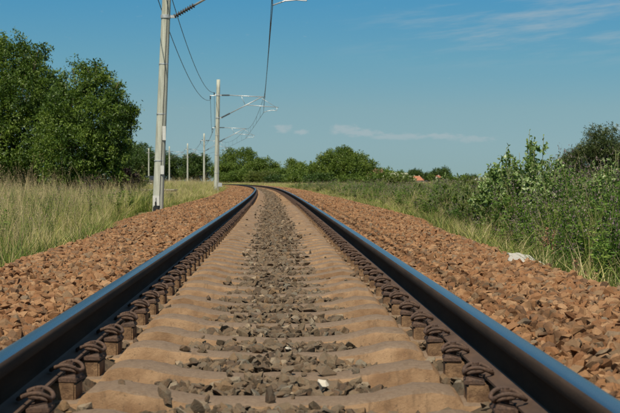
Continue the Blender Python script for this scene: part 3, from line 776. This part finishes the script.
spec2 = [(88, 125, 38, 42, 0), (74, 82, 16, 16, .2), (96, 80, 14, 14, -.4), (114, 96, 14, 15, -.5), (122, 112, 14, 14, .1), (104, 118, 24, 22, -1.1), (72, 112, 20, 20, -1.0), (84, 148, 26, 22, -1.5), (112, 146, 20, 22, -1.1), (66, 160, 20, 20, -1.2), (104, 174, 24, 16, -1.1), (80, 178, 22, 14, -1.2), (57, 90, 9, 9, 0), (131, 122, 6, 7, 0), (86, 71, 6, 6, 0), (106, 77, 7, 7, .3), (124, 140, 9, 12, -.2), (58, 140, 18, 34, -.6), (64, 100, 10, 12, .2), (97, 69, 6, 7, 0), (79, 66, 6, 8, .2), (116, 86, 7, 7, .1), (132, 108, 6, 6, 0)]
tree('broadleaf_tree', 'rounded green tree with drooping leaves just left of the nearest mast', 'tree', 88, 58, 68, 1, M['leaf_big'], 22, 1.0, .13, lobes=px_lobes([(a+1, b, c*1.14, d*1.08, e) for a, b, c, d, e in spec2], 88, 58, gz), trunk_r=.16, per=26, droop=.45, ratio=.40, clr=2.4, shell=.62)
tree('burgundy_shrub', 'small dark burgundy shrub at the foot of the rounded tree', 'shrub', 127, 57, 166, 1.1, M['leaf_red'], 23, .7, .08, base=.05, nl=10)
tree('burgundy_shrub', 'sparse brown shrub standing in front of the darkest part of the left trees', 'shrub', 95, 52, 172, 1.0, M['leaf_red'], 24, .25, .08, base=.05, nl=8)
tree('young_bush', 'yellow green young bush between the burgundy shrub and the dark car', 'bush', 138, 84, 170, 1.2, M['leaf_yellow'], 25, .8, .11, base=.05, nl=10)
# the belt of trees beyond the curve
TB = 'trees beyond the curve of the line'
belt = [
 ('dark wide tree crown reaching up behind the nearest mast on its left', 142, 420, 143, 17, 'leaf_dark', 31),
 ('dark rounded tree at the left behind the drooping one', 121, 410, 150, 12, 'leaf_dark', 32),
 ('low dark tree between the nearest mast and the far pale mast', 177, 430, 153, 11, 'leaf_dark', 33),
 ('dark tree just left of the second mast, behind the slim one', 197, 420, 152, 10, 'leaf_dark', 34),
 ('broad green tree immediately right of the second mast', 240, 400, 145, 12, 'leaf_far', 35),
 ('lower green tree leaning against the broad one beside the second mast', 226, 380, 160, 8, 'leaf_far', 36),
 ('shrubby green tree where the rails vanish, right of the broad one', 263, 390, 157, 10, 'leaf_far', 37),
 ('small low tree filling the gap left of the big round tree', 283, 370, 168, 8, 'leaf_far', 38),
 ('little pointed tree top peeping over the bushes left of the big round tree', 293, 420, 158, 7, 'leaf_far', 39),
 ('medium bush touching the left side of the big round tree', 306, 300, 163, 6.5, 'leaf_far', 40),
 ('lower green tree touching the right side of the big round tree', 378, 290, 167, 6, 'leaf_far', 42),
 ('low bush at the right end of the tree belt beside the cream blossom', 392, 300, 171, 6, 'leaf_dark', 43)]
for lab, px_, y, tp, W_, mm_, sd_ in belt:
    tree('distant_tree', lab, 'tree', px_, y, tp, W_, M[mm_], sd_, .9, .38, base=.03, group=TB, nl=18, trunk_r=.25)
tree('round_tree', 'biggest round topped tree in the distance, right of the rails', 'tree', 343, 250, 145, 1, M['leaf_far'], 41, 1.1, .27, lobes=px_lobes([(343, 172, 32, 22, 0), (340, 158, 17, 12, 0), (355, 160, 15, 11, .5), (328, 164, 13, 11, -.8), (368, 170, 12, 11, 0), (318, 174, 12, 11, 0), (348, 168, 20, 12, -2.5), (330, 178, 18, 10, -2.5), (362, 180, 16, 9, -2.2), (345, 152, 9, 6.5, 0), (375, 178, 8, 9, -.5), (310, 180, 9, 8, -.5)], 343, 250, -.4), trunk_r=.3)
for k, (px_, y, tp, W_, mm_, lab) in enumerate([(398, 112, 177, 3.0, 'leaf_yellow', 'light green bush below the cream blossom'), (450, 120, 178.5, 4.0, 'leaf_far', 'rounded bush on the horizon just right of the orange roofs'), (478, 75, 180, 2.4, 'leaf_yellow', 'light green bush beneath the small white building'), (383, 190, 173, 5.5, 'leaf_far', 'green bush between the pinkish dry bush and the cream blossom'), (262, 330, 172, 9, 'leaf_yellow', 'light green undergrowth bush at the vanishing point of the rails'), (300, 270, 173, 7, 'leaf_far', 'green hedge bush below the little pointed tree'), (322, 245, 174, 6, 'leaf_dark', 'dark bush at the left foot of the big round tree'), (356, 235, 175, 6, 'leaf_far', 'bush at the right foot of the big round tree'), (236, 350, 170, 10, 'leaf_far', 'wide low bush at the foot of the broad tree by the second mast'), (280, 300, 175, 6, 'leaf_dark', 'dark low bush right of the vanishing rails')]):
    tree('hedge_bush', lab, 'bush', px_, y, tp, W_, M[mm_], 60+k, .9, .3, base=.0, nl=12)
tree('dry_bush', 'pinkish brown dry bush on the right shoulder of the big round tree', 'bush', 375, 225, 168, 2.6, M['leaf_rust'], 70, .30, .2, base=.3, nl=8)
eb, hb = tree('elder_bush', 'green elder bush dotted with cream blossom in front of the distant roofs', 'bush', 399, 150, 172, 3.1, M['leaf_far'], 71, .8, .17, base=.0, nl=12)
g = np.random.default_rng(5); P = []
for _ in range(46):
    a = g.uniform(0, 6.28); rr = g.uniform(.3, 1.8); c = np.array([math.cos(a)*rr, -abs(math.sin(a)*rr)-.2, hb*(.4+.58*g.random())])
    P.append(c + g.normal(size=(14, 3))*np.array([.1, .1, .04]))
P = np.concatenate(P); link('blossom', poly_mesh('blossom', leaves(P, g.normal(size=P.shape)*[1, 1, .2], .09, .9), 4, M['blossom']), eb)
# far settlement
FT = 'trees around the distant houses'
for lab, px_, tp, W_, sd_ in (('dark round tree behind the left orange roof', 413, 169, 21, 81), ('dark tree behind and between the two orange roofs', 428, 171, 15, 82), ('largest dark tree right of the orange roofs', 441, 168, 20, 83), ('lone low dark tree left of the small white building', 471, 175, 15, 84), ('low dark tree line between the orange roofs and white building', 456, 179, 14, 85)):
    tree('distant_tree', lab, 'tree', px_, 1290, tp, W_, M['leaf_dark'], sd_, .9, 1.0, base=.0, group=FT, nl=14, trunk_r=.5, z0=-.5)
def house(px_, y, top_px, w, d, rz, label, wall, roofm, hip=.0, name='house', wallh=None):
    X = (px_-310)*y/F620; gz = -.6; H_ = (181-top_px)*y/F620+.486-gz; wh = wallh or H_*.55
    e = empty(name, (X, y, gz), rz); tag(e, label, 'house')
    mb = MB(); mb.box(-w/2, w/2, -d/2, d/2, 0, wh)
    if not hip: mb.add([(-w/2, -d/2, wh), (-w/2, d/2, wh), (-w/2, 0, H_-.1), (w/2, -d/2, wh), (w/2, d/2, wh), (w/2, 0, H_-.1)], [(0, 1, 2), (3, 5, 4)])
    link('wall', mb.mesh('wall', wall), e)
    o = .5; mb = MB(); hp = hip*w
    A = [(-w/2-o, -d/2-o, wh-.15), (w/2+o, -d/2-o, wh-.15), (w/2+o-hp, 0, H_), (-w/2-o+hp, 0, H_), (w/2+o, d/2+o, wh-.15), (-w/2-o, d/2+o, wh-.15)]
    B = [(x, yy, z+.18) for x, yy, z in A]
    for Q in (A, B): mb.add(Q, [(0, 1, 2, 3), (4, 5, 3, 2)] + ([(1, 4, 2), (5, 0, 3)] if hip else []))
    mb.add(A+B, [(0, 1, 7, 6), (1, 4, 10, 7), (4, 5, 11, 10), (5, 0, 6, 11)] + ([] if hip else [(1, 2, 8, 7), (2, 4, 10, 8), (5, 3, 9, 11), (3, 0, 6, 9)]))
    ro = link('roof', mb.mesh('roof', roofm), e)
    mb = MB(); mb.box(w*.15, w*.15+.7, -.4, .4, H_-1, H_+.7); link('chimney', mb.mesh('chimney', wall), ro)
    for k in range(3):
        wx = -w*.3 + k*w*.3; mb = MB(); mb.box(wx-.55, wx+.55, -d/2-.06, -d/2+.06, wh*.35, wh*.75); wf = link('window', mb.mesh('window', M['white_wall']), e)
        mb = MB(); mb.box(wx-.45, wx+.45, -d/2-.09, -d/2-.05, wh*.35+.1, wh*.75-.1); link('pane', mb.mesh('pane', M['glass']), wf)
    return e
house(417, 1200, 176.2, 9.5, 8, R(8), 'left distant house with hipped orange tiled roof among dark trees', M['wall'], M['roof'], hip=.3, wallh=1.6)
house(438, 1190, 175.6, 6.0, 9, R(62), 'right distant house with steep orange roof slope half hidden by trees', M['wall'], M['roof'], wallh=1.6)
house(478, 1180, 178.6, 5.0, 5, R(5), 'tiny white distant building right of the lone dark tree', M['white_wall'], M['white_wall'], wallh=2.2)
tree('distant_tree', 'green tree in front of and between the two orange roofs', 'tree', 431.5, 1130, 174.0, 7.5, M['leaf_far'], 86, .9, .9, base=0, group=FT, nl=12, z0=-.5)

# young silvery bush and conifers on the right: stems with leaves set along them
def stemmed_bush(name, label, X, y, H_, spread, nst, leaf, m, seed, per=26, K=6, ratio=.62, twigs=5, stem='bark', group=None, cat='bush', lean=.0, sr=.012, low=.15):
    g = np.random.default_rng(seed); gz = float(ground_z(np.array(X), np.array(y)))
    e = empty(name, (X, y, gz)); tag(e, label, cat, group)
    mb = MB(); LP, LD = [], []
    for s in range(nst):
        a = g.uniform(0, 6.28); sp = spread*math.sqrt(g.random()); h = H_*(1-.45*(sp/spread)**2)*g.uniform(.72, 1.0)
        if s == 0: h = H_; sp *= .2
        q = np.array([math.cos(a)*sp + lean*h, math.sin(a)*sp, h]); b = np.array([math.cos(a)*sp*.25, math.sin(a)*sp*.25, -.05])
        mid = (q+b)/2 + np.array([math.cos(a), math.sin(a), 0])*sp*.18
        pts = [b*(1-t)**2 + 2*mid*t*(1-t) + q*t*t for t in np.linspace(0, 1, 8)]
        mb.tube([tuple(p) for p in pts], [sr*(1-.11*i) for i in range(8)], 5)
        axes = [(pts, per)]
        for t in range(twigs):
            i = g.integers(1, 7); p = pts[i]; L = h*.28*g.uniform(.5, 1)*(1-.08*i); d = unit(np.array([g.normal(), g.normal(), g.uniform(.3, 1.3)]))
            tw = [p + d*L*k/4 + np.array([0, 0, .02*k*k*L]) for k in range(5)]; mb.tube([tuple(v) for v in tw], [sr*.4*(1-.18*k) for k in range(5)], 4); axes.append((tw, int(per*.6)))
        for ax, n in axes:
            ax = np.array(ax); t = low + (1-low)*g.random(n) if ax is axes[0][0] else g.random(n); t = np.clip(t, 0, .999)*(len(ax)-1); i = t.astype(int); f_ = (t-i)[:, None]
            LP.append(ax[i]*(1-f_)+ax[i+1]*f_); d = ax[np.minimum(i+1, len(ax)-1)]-ax[i]; LD.append(unit(d)*.5 + g.normal(size=(n, 3))*.8 + [0, 0, -.05])
    LP = np.concatenate(LP); LD = np.concatenate(LD)
    link('stems', mb.mesh('stems', M[stem], smooth=True), e)
    keep = LP[:, 2] > .03
    link('foliage', poly_mesh('foliage', leaves(LP[keep], LD[keep], leaf*g.uniform(.6, 1.2, keep.sum()), ratio, K, .6), K, m), e)
    return e
def atp(px_, y): return (px_-310)*y/F620
stemmed_bush('silver_bush', 'tallest pale leaved young bush on the right with loose twigs against the sky', atp(533, 21), 21, 1.74, .80, 80, .058, M['leaf_silver'], 91, 44, stem='pale_stem')
stemmed_bush('silver_bush', 'pale leaved bush joined to the left of the tallest one', atp(510, 22), 22, 1.54, .66, 56, .055, M['leaf_silver'], 92, 40, stem='pale_stem')
stemmed_bush('silver_bush', 'lower pale bush right of the tallest one, below the open sky', atp(560, 20), 20, 1.26, .60, 40, .052, M['leaf_silver'], 93, 36, stem='pale_stem')
stemmed_bush('silver_bush', 'silvery bush cut by the right edge of the picture', atp(617, 15), 15, 1.34, .48, 44, .045, M['leaf_silver'], 94, 40, stem='pale_stem', ratio=.4)
stemmed_bush('silver_bush', 'small silvery bush in front of the dark olive trees', atp(592, 18), 18, 1.18, .50, 40, .045, M['leaf_silver'], 95, 36, stem='pale_stem', ratio=.45)
for k, (px_, y, tp, W_, lab) in enumerate([(603, 36, 125, 1.7, 'tallest dark olive tree at the right edge, brownish at its tip'), (583, 38, 143, 1.5, 'dark olive tree spreading left of the tallest at the right edge'), (568, 40, 151, 1.1, 'small dark olive tree nearest to the pale bushes on the right'), (620, 37, 134, 1.5, 'dark olive tree cut by the right edge of the picture')]):
    tree('olive_tree', lab, 'tree', px_, y, tp, W_, M['leaf_olive'], 100+k, .55, .062, base=.1, nl=26, trunk_r=.035, per=14, ratio=.3, shell=.2)
for k, (px_, y, H_, lab) in enumerate([(470, 30, 1.10, 'low green bush left of the pale leaved bushes'), (447, 34, 1.04, 'low rounded green bush between the roofs and pale bushes'), (420, 46, 1.02, 'low dark bush beneath the distant orange roofs'), (486, 26, 1.25, 'green shoot thicket leaning on the pale leaved bushes'), (575, 26, 1.36, 'green thicket filling the gap before the small olive tree'), (605, 22, 1.30, 'green thicket in front of the tallest olive tree'), (546, 27, 1.40, 'green thicket just right of and behind the tallest pale bush'), (498, 30, 1.35, 'green thicket behind the left side of the pale bushes'), (436, 52, 1.15, 'small green thicket below the right orange roof')]):
    stemmed_bush('green_bush', lab, atp(px_, y), y, H_, .55, 26, .055, M['leaf_yellow'] if k == 3 else M['leaf_far'], 110+k, 24, K=4, stem='pale_stem')

# ------------------------------------------------------------------ slab, car, cloth
sx = atp(159, 92); sy = 92; sz = float(ground_z(np.array(sx), np.array(sy)))
slab = empty('concrete_slab', (sx, sy, sz)); tag(slab, 'low weathered concrete slab platform in the grass behind the nearest mast', 'slab')
mb = MB(); mb.box(-1.05, 1.05, -1.2, 1.2, -.1, .36); link('slab_base', mb.mesh('slab_base', M['slab_dark'], bevel=.02), slab)
for k in range(4):
    mb = MB(); mb.box(-1.09+k*.55, -1.09+k*.55+.53, -1.25, 1.25, .363, .43); link('slab', mb.mesh('slab', M['slab'], bevel=.015), slab, (0, random.uniform(-.04, .04), 0))
def car(px_, y, label):
    X = atp(px_, y); gz = float(ground_z(np.array(X), np.array(y))); e = empty('parked_car', (X, y, gz)); tag(e, label, 'car')
    secs = [(-2.0, .35, .80, .78), (-1.95, .30, .95, .84), (-1.0, .28, .98, .86), (1.2, .28, .90, .86), (1.9, .30, .72, .80), (2.05, .38, .60, .70)]
    mb = MB(); V = []
    for yy, z0, z1, w in secs: V += [(-w, yy, z0), (-w-.02, yy, (z0+z1)/2), (-w+.05, yy, z1), (w-.05, yy, z1), (w+.02, yy, (z0+z1)/2), (w, yy, z0)]
    n = 6; F = [(i*n+k, i*n+(k+1) % n, (i+1)*n+(k+1) % n, (i+1)*n+k) for i in range(len(secs)-1) for k in range(n)] + [tuple(range(n)), tuple((len(secs)-1)*n+k for k in range(n))]
    mb.add(V, F)
    mb.add([(-.78, -1.75, .96), (.78, -1.75, .96), (.62, -1.35, 1.42), (-.62, -1.35, 1.42), (-.80, .95, .92), (.80, .95, .92), (.62, .2, 1.44), (-.62, .2, 1.44)], [(0, 1, 2, 3), (1, 5, 6, 2), (5, 4, 7, 6), (4, 0, 3, 7), (3, 2, 6, 7)])
    link('body', mb.mesh('body', M['car'], smooth=False), e)
    mb = MB(); mb.add([(-.66, -1.72, 1.01), (.66, -1.72, 1.01), (.55, -1.41, 1.37), (-.55, -1.41, 1.37)], [(0, 1, 2, 3)]); mb.v = [(a, b-.012, c) for a, b, c in mb.v]; link('rear_window', mb.mesh('rear_window', M['glass']), e)
    for s in (-1, 1):
        mb = MB(); mb.box(s*.66-.11, s*.66+.11, -2.03, -1.94, .68, .86); link('tail_light', mb.mesh('tail_light', M['lamp_red']), e)
        mb = MB(); mb.add([(s*.80, -1.2, .99), (s*.82, .75, .96), (s*.66, .2, 1.38), (s*.66, -1.1, 1.38)], [(0, 1, 2, 3)]); link('side_window', mb.mesh('side_window', M['glass']), e)
        for yy in (-1.3, 1.35):
            mb = MB(); mb.tube([(s*.68, yy, .31), (s*.86, yy, .31)], .31, 18); w = link('wheel', mb.mesh('wheel', M['rubber']), e)
            mb = MB(); mb.tube([(s*.862, yy, .31), (s*.872, yy, .31)], .18, 12); link('rim', mb.mesh('rim', M['galv']), w)
    mb = MB(); mb.box(-.26, .26, -2.03, -2.0, .52, .63); link('number_plate', mb.mesh('number_plate', M['sign']), e)
car(151.5, 165, 'dark car parked in the distance, partly hidden by the nearest mast')
# crumpled white cloth at the edge of the stones
cX, cY = 0, 0
g = np.random.default_rng(3); nx, ny = 30, 12; V = []
for j in range(ny):
    for i in range(nx):
        u, v = i/(nx-1), j/(ny-1)
        wid = .5*(math.sin(math.pi*min(max(u, .04), .97))**.6)
        x = (u-.5)*.34; yy = (v-.5)*.26*wid*2 + .03*math.sin(u*9)
        z = .055*math.sin(math.pi*v)*math.sin(math.pi*u)**.7 + .010*math.sin(u*31+v*7)+.008*math.sin(v*19-u*13)+.004*g.normal()
        V.append((x, yy, z))
mb = MB(); mb.add(V, [(j*nx+i, j*nx+i+1, (j+1)*nx+i+1, (j+1)*nx+i) for j in range(ny-1) for i in range(nx-1)])
me = mb.mesh('white_cloth', M['cloth'], smooth=True); yc = 10.8; xc = 1.63
o = link('white_cloth', me, None, (xc, yc, float(bed_z(np.array(xc-cx(yc)), np.array(yc)))+.03), (R(0), R(3), R(-86)), (3.2, .8, .45))
md = o.modifiers.new('thick', 'SOLIDIFY'); md.thickness = .006
tag(o, 'crumpled white cloth lying where the right hand stones meet the grass', 'cloth')

# ------------------------------------------------------------------ grass and weeds (scattered tufts)
def blades(g, n, h, spread, bend, w, base=None):
    """n curved blades as 3-segment strips -> (n*3,4,3) quads"""
    a = g.uniform(0, 6.28, n); r = spread*np.sqrt(g.random(n)); B = np.stack([np.cos(a)*r, np.sin(a)*r, np.zeros(n)], 1)
    H_ = h*g.uniform(.55, 1.1, n); da = g.uniform(0, 6.28, n); D = np.stack([np.cos(da), np.sin(da), np.zeros(n)], 1)
    bd = bend*g.uniform(.1, 1, n)*H_; sd_ = g.uniform(0, 6.28, n); S = np.stack([np.cos(sd_), np.sin(sd_), np.zeros(n)], 1)
    ts = [0, .35, .7, 1.0]; ws = [1, .9, .6, .08]; pts = []
    for t, ww in zip(ts, ws):
        c = B + D*(bd*t**2.2)[:, None] + np.array([0, 0, 1])*(H_*(t-.12*t*t*bend))[:, None]
        pts.append((c - S*w*ww*.5, c + S*w*ww*.5))
    Q = [np.stack([pts[k][0], pts[k][1], pts[k+1][1], pts[k+1][0]], 1) for k in range(3)]
    tip = B + D*bd[:, None] + np.array([0, 0, 1])*(H_*(1-.12*bend))[:, None]
    return np.concatenate(Q), np.tile(g.random(n), 3), tip
def pack(name, parts, mats):
    V = np.concatenate([p[0] for p in parts]); r = np.concatenate([p[1] for p in parts]); mi = np.concatenate([np.full(len(p[0]), p[2]) for p in parts])
    return poly_mesh(name, V, 4, mats, r, mi)
def heads(g, tips, n, L, size, spread=.006):
    P = np.repeat(tips, n, 0); t = np.tile(np.linspace(0, 1, n), len(tips)); P = P + g.normal(size=P.shape)*spread; P[:, 2] -= t*L
    D = g.normal(size=P.shape)*.6 + [0, 0, 1]; return leaves(P, D, size, .35), g.random(len(P))
def tall_tuft(seed, green=1.0, straw=1.0, h=1.0):
    g = np.random.default_rng(seed); ps = []
    q, r, _ = blades(g, int(44*green), .78*h, .12, .42, .0065); ps.append((q, r, 0))
    q, r, t = blades(g, int(9*straw), 1.12*h, .10, .22, .0042); ps.append((q, r, 1))
    q, r2 = heads(g, t[::2], 6, .10, .018, .006); ps.append((q, r2, 2))
    return pack('tall_tuft', ps, [M['grass'], M['straw'], M['seed']])
def short_tuft(seed, h=.3, m='grass_green', n=26, w=.007):
    g = np.random.default_rng(seed); q, r, t = blades(g, n, h, .10, .8, w); q2, r2, _ = blades(g, 6, h*1.2, .1, .5, .004)
    return pack('short_tuft', [(q, r, 0), (q2, r2, 1)], [M[m], M['straw']])
def weed(seed, h=.9, spikes=True, leaf=.05, nst=4, top='purple'):
    g = np.random.default_rng(seed); ps = []
    q, r, tip = blades(g, nst, h, .07, .16, .008); ps.append((q, r, 0))
    # leaves along stems
    n = 64*nst; k = g.integers(0, nst, n); t = g.random(n)**.8*.82
    base = tip[k]*np.stack([t, t, t], 1); base[:, :2] = tip[k][:, :2]*(t**1.6)[:, None]
    D = g.normal(size=(n, 3)); D[:, 2] = abs(D[:, 2])*.5; ps.append((leaves(base, D, leaf*g.uniform(.7, 1.6, n)*(1.25-t*.6), .32), g.random(n), 0))
    if spikes:
        m = 18; kk = np.repeat(np.arange(nst), m); tt = g.random(nst*m); side = g.integers(0, 5, nst*m)
        off = np.stack([np.cos(side*1.3+kk), np.sin(side*1.3+kk), np.zeros(nst*m)], 1)*(.05*(1-tt))[:, None]*(side > 0)[:, None]
        P = tip[kk] + off - np.array([0, 0, 1])*(tt*h*.34)[:, None] + g.normal(size=(nst*m, 3))*.008
        ps.append((leaves(P, g.normal(size=P.shape)*.7+[0, 0, .8], .022, .5), g.random(len(P)), 1))
    return pack('weed', ps, [M['weed'], M[top]])
tallv = [tall_tuft(i) for i in range(5)] + [tall_tuft(10+i, .6, 1.8) for i in range(2)] + [tall_tuft(20, 1.4, .2, .8)]
shortv = [short_tuft(200+i, .26) for i in range(3)] + [short_tuft(210+i, .30, 'grass') for i in range(3)]
weedv = [weed(300+i) for i in range(5)] + [weed(310+i, .8, False, .06) for i in range(2)] + [tall_tuft(320, 1, .6, .9)]
def field(name, side, zones, variants, seed, hfun, dmin, dmax, weights=None, boost=0.0):
    g = np.random.default_rng(seed); P = []; S = []
    for y0, y1, dens, sw in zones:
        d1 = dmax(y1); n = int((y1-y0)*(d1-1.8)*dens); y = g.uniform(y0, y1, n); d = 1.8 + g.random(n)*(d1-1.8)
        x = cx(y) + side*d; c = foot(y)-.42
        px_, _ = proj(x, y, 0*x); ok = (d > c + dmin(y, d, g)) & (px_ > -90) & (px_ < 710) & (d < dmax(y)) & ~((side < 0) & (y > 24) & (y < 44.5) & (d < 3.0 + (y-24)*.065))
        x, y, d, c = x[ok], y[ok], d[ok], c[ok]; z = ground_z(x, y) - .01
        z = np.where(d < c+.6, np.maximum(z, bed_z(side*d, y)-.02), z)
        P.append(np.stack([x, y, z], 1)); h = hfun(x, y, d, g)
        if side > 0: h = h*(1 + boost*smooth(d/y, .13, .17))          # the verge grows rank away from the line
        S.append(np.stack([sw*np.ones(len(h)), sw*np.ones(len(h)), h], 1))
    P = np.concatenate(P); S = np.concatenate(S); n = len(P)
    w = np.array(weights or [1]*len(variants), float); idx = g.choice(len(variants), n, p=w/w.sum()).astype(np.int32)
    rot = np.stack([g.normal(0, .06, n), g.normal(0, .06, n), g.uniform(0, 6.28, n)], 1)
    o = scatter(name, P, rot, S, idx, variants); return o
pn = lambda x, y: .5+.5*np.clip(wob(x*.7+3, y*.35), -1, 1)
zn = [(5, 16, 26, 1.0), (16, 32, 15, 1.25), (32, 64, 6.5, 1.8), (64, 130, 2.2, 2.8), (130, 400, .35, 6)]
dm = lambda y: 2.8 + .30*y + 2
tag(field('tall_grass', -1, zn, tallv, 401, lambda x, y, d, g: (.55+.62*g.random(len(x))**1.6)*(.78+.44*pn(x, y))*(1-.42*smooth(y, 44, 56)*smooth(y, 110, 88))*np.where(g.random(len(x)) < .06, 1.35, 1)*(.55+.45*smooth(d-foot(y)+.42, .15, 1.0)), lambda y, d, g: .12+.25*g.random(len(y)), dm), 'tall yellow green meadow grass with brown seed heads left of the track', 'grass')
tag(field('short_grass', -1, [(5, 30, 22, 1.2), (30, 70, 7, 2)], shortv, 402, lambda x, y, d, g: .6+.7*g.random(len(x)), lambda y, d, g: -.05+.1*g.random(len(y)), lambda y: foot(y)+1.2), 'short green grass along the foot of the left hand stones', 'grass')
tag(field('left_weeds', -1, [(8, 30, 8, 1.1), (30, 60, 4, 1.6)], weedv, 403, lambda x, y, d, g: .55+.5*g.random(len(x)), lambda y, d, g: .5+.5*g.random(len(y)), dm), 'dark leafy weeds standing in the meadow grass left of the track', 'weeds')
tag(field('short_grass', 1, [(4, 30, 26, 1.2), (30, 80, 8, 2)], shortv, 404, lambda x, y, d, g: .55+.6*g.random(len(x)), lambda y, d, g: -.08+.12*g.random(len(y)), lambda y: foot(y)+1.2), 'short pale grass strip along the foot of the right hand stones', 'grass', kind='stuff')
tag(field('meadow_grass', 1, [(5, 16, 14, 1.0), (16, 32, 9, 1.25), (32, 64, 4.5, 1.8), (64, 130, 2.0, 2.8), (130, 400, .35, 6)], tallv, 405, lambda x, y, d, g: (.32+.38*g.random(len(x)))*(.5+.5*smooth(d-foot(y)+.42, .1, .9)), lambda y, d, g: .15+.3*g.random(len(y)), dm), 'meadow grass between the weeds right of the track', 'grass')
tag(field('tall_weeds', 1, [(5, 18, 20, 1.0), (18, 36, 12, 1.3), (36, 70, 4, 2.0), (70, 150, 1.2, 3)], weedv, 406, lambda x, y, d, g: (.80+.42*g.random(len(x)))*(.58+.44*smooth(d-foot(y)+.42, .15, 1.3)), lambda y, d, g: .30+.4*g.random(len(y)), dm, boost=.24), 'thick band of tall weeds with purple brown tops right of the track', 'weeds')

# dock plants that stand out
def dock(px_, y, H_, label):
    X = atp(px_, y); gz = float(ground_z(np.array(X), np.array(y))); g = np.random.default_rng(int(px_)); e = empty('dock_plant', (X, y, gz)); tag(e, label, 'plant')
    mb = MB(); tips = []
    for k in range(4):
        q = (g.normal()*.07, g.normal()*.05, H_*g.uniform(.75, 1)); mb.tube([(0, 0, -.03), (q[0]*.4, q[1]*.4, q[2]*.5), q], [.006, .005, .003], 5); tips.append(q)
    link('stems', mb.mesh('stems', M['dock']), e)
    for q in tips:
        t = g.random(90); P = np.repeat(np.array(q)[None], 90, 0)*(1-.5*t)[:, None] + g.normal(size=(90, 3))*.016*(.4+t)[:, None]
        link('seed_spike', poly_mesh('seed_spike', leaves(P, g.normal(size=P.shape), .018, .8), 4, M['dock']), e)
    P = g.normal(size=(40, 3))*[.05, .05, 0]+[0, 0, .05]; P[:, 2] += g.random(40)*H_*.3
    link('leaves', poly_mesh('leaves', leaves(P, g.normal(size=P.shape)+[0, 0, .6], .16, .25), 4, M['weed']), e)
dock(591, 9.9, .68, 'rust brown dock plant rising among the weeds near the right edge')
dock(587, 8.9, .36, 'short rusty dock stalk in the short grass at the lower right')
dock(548, 13, .72, 'brown dock stalk in the weeds behind the white cloth')
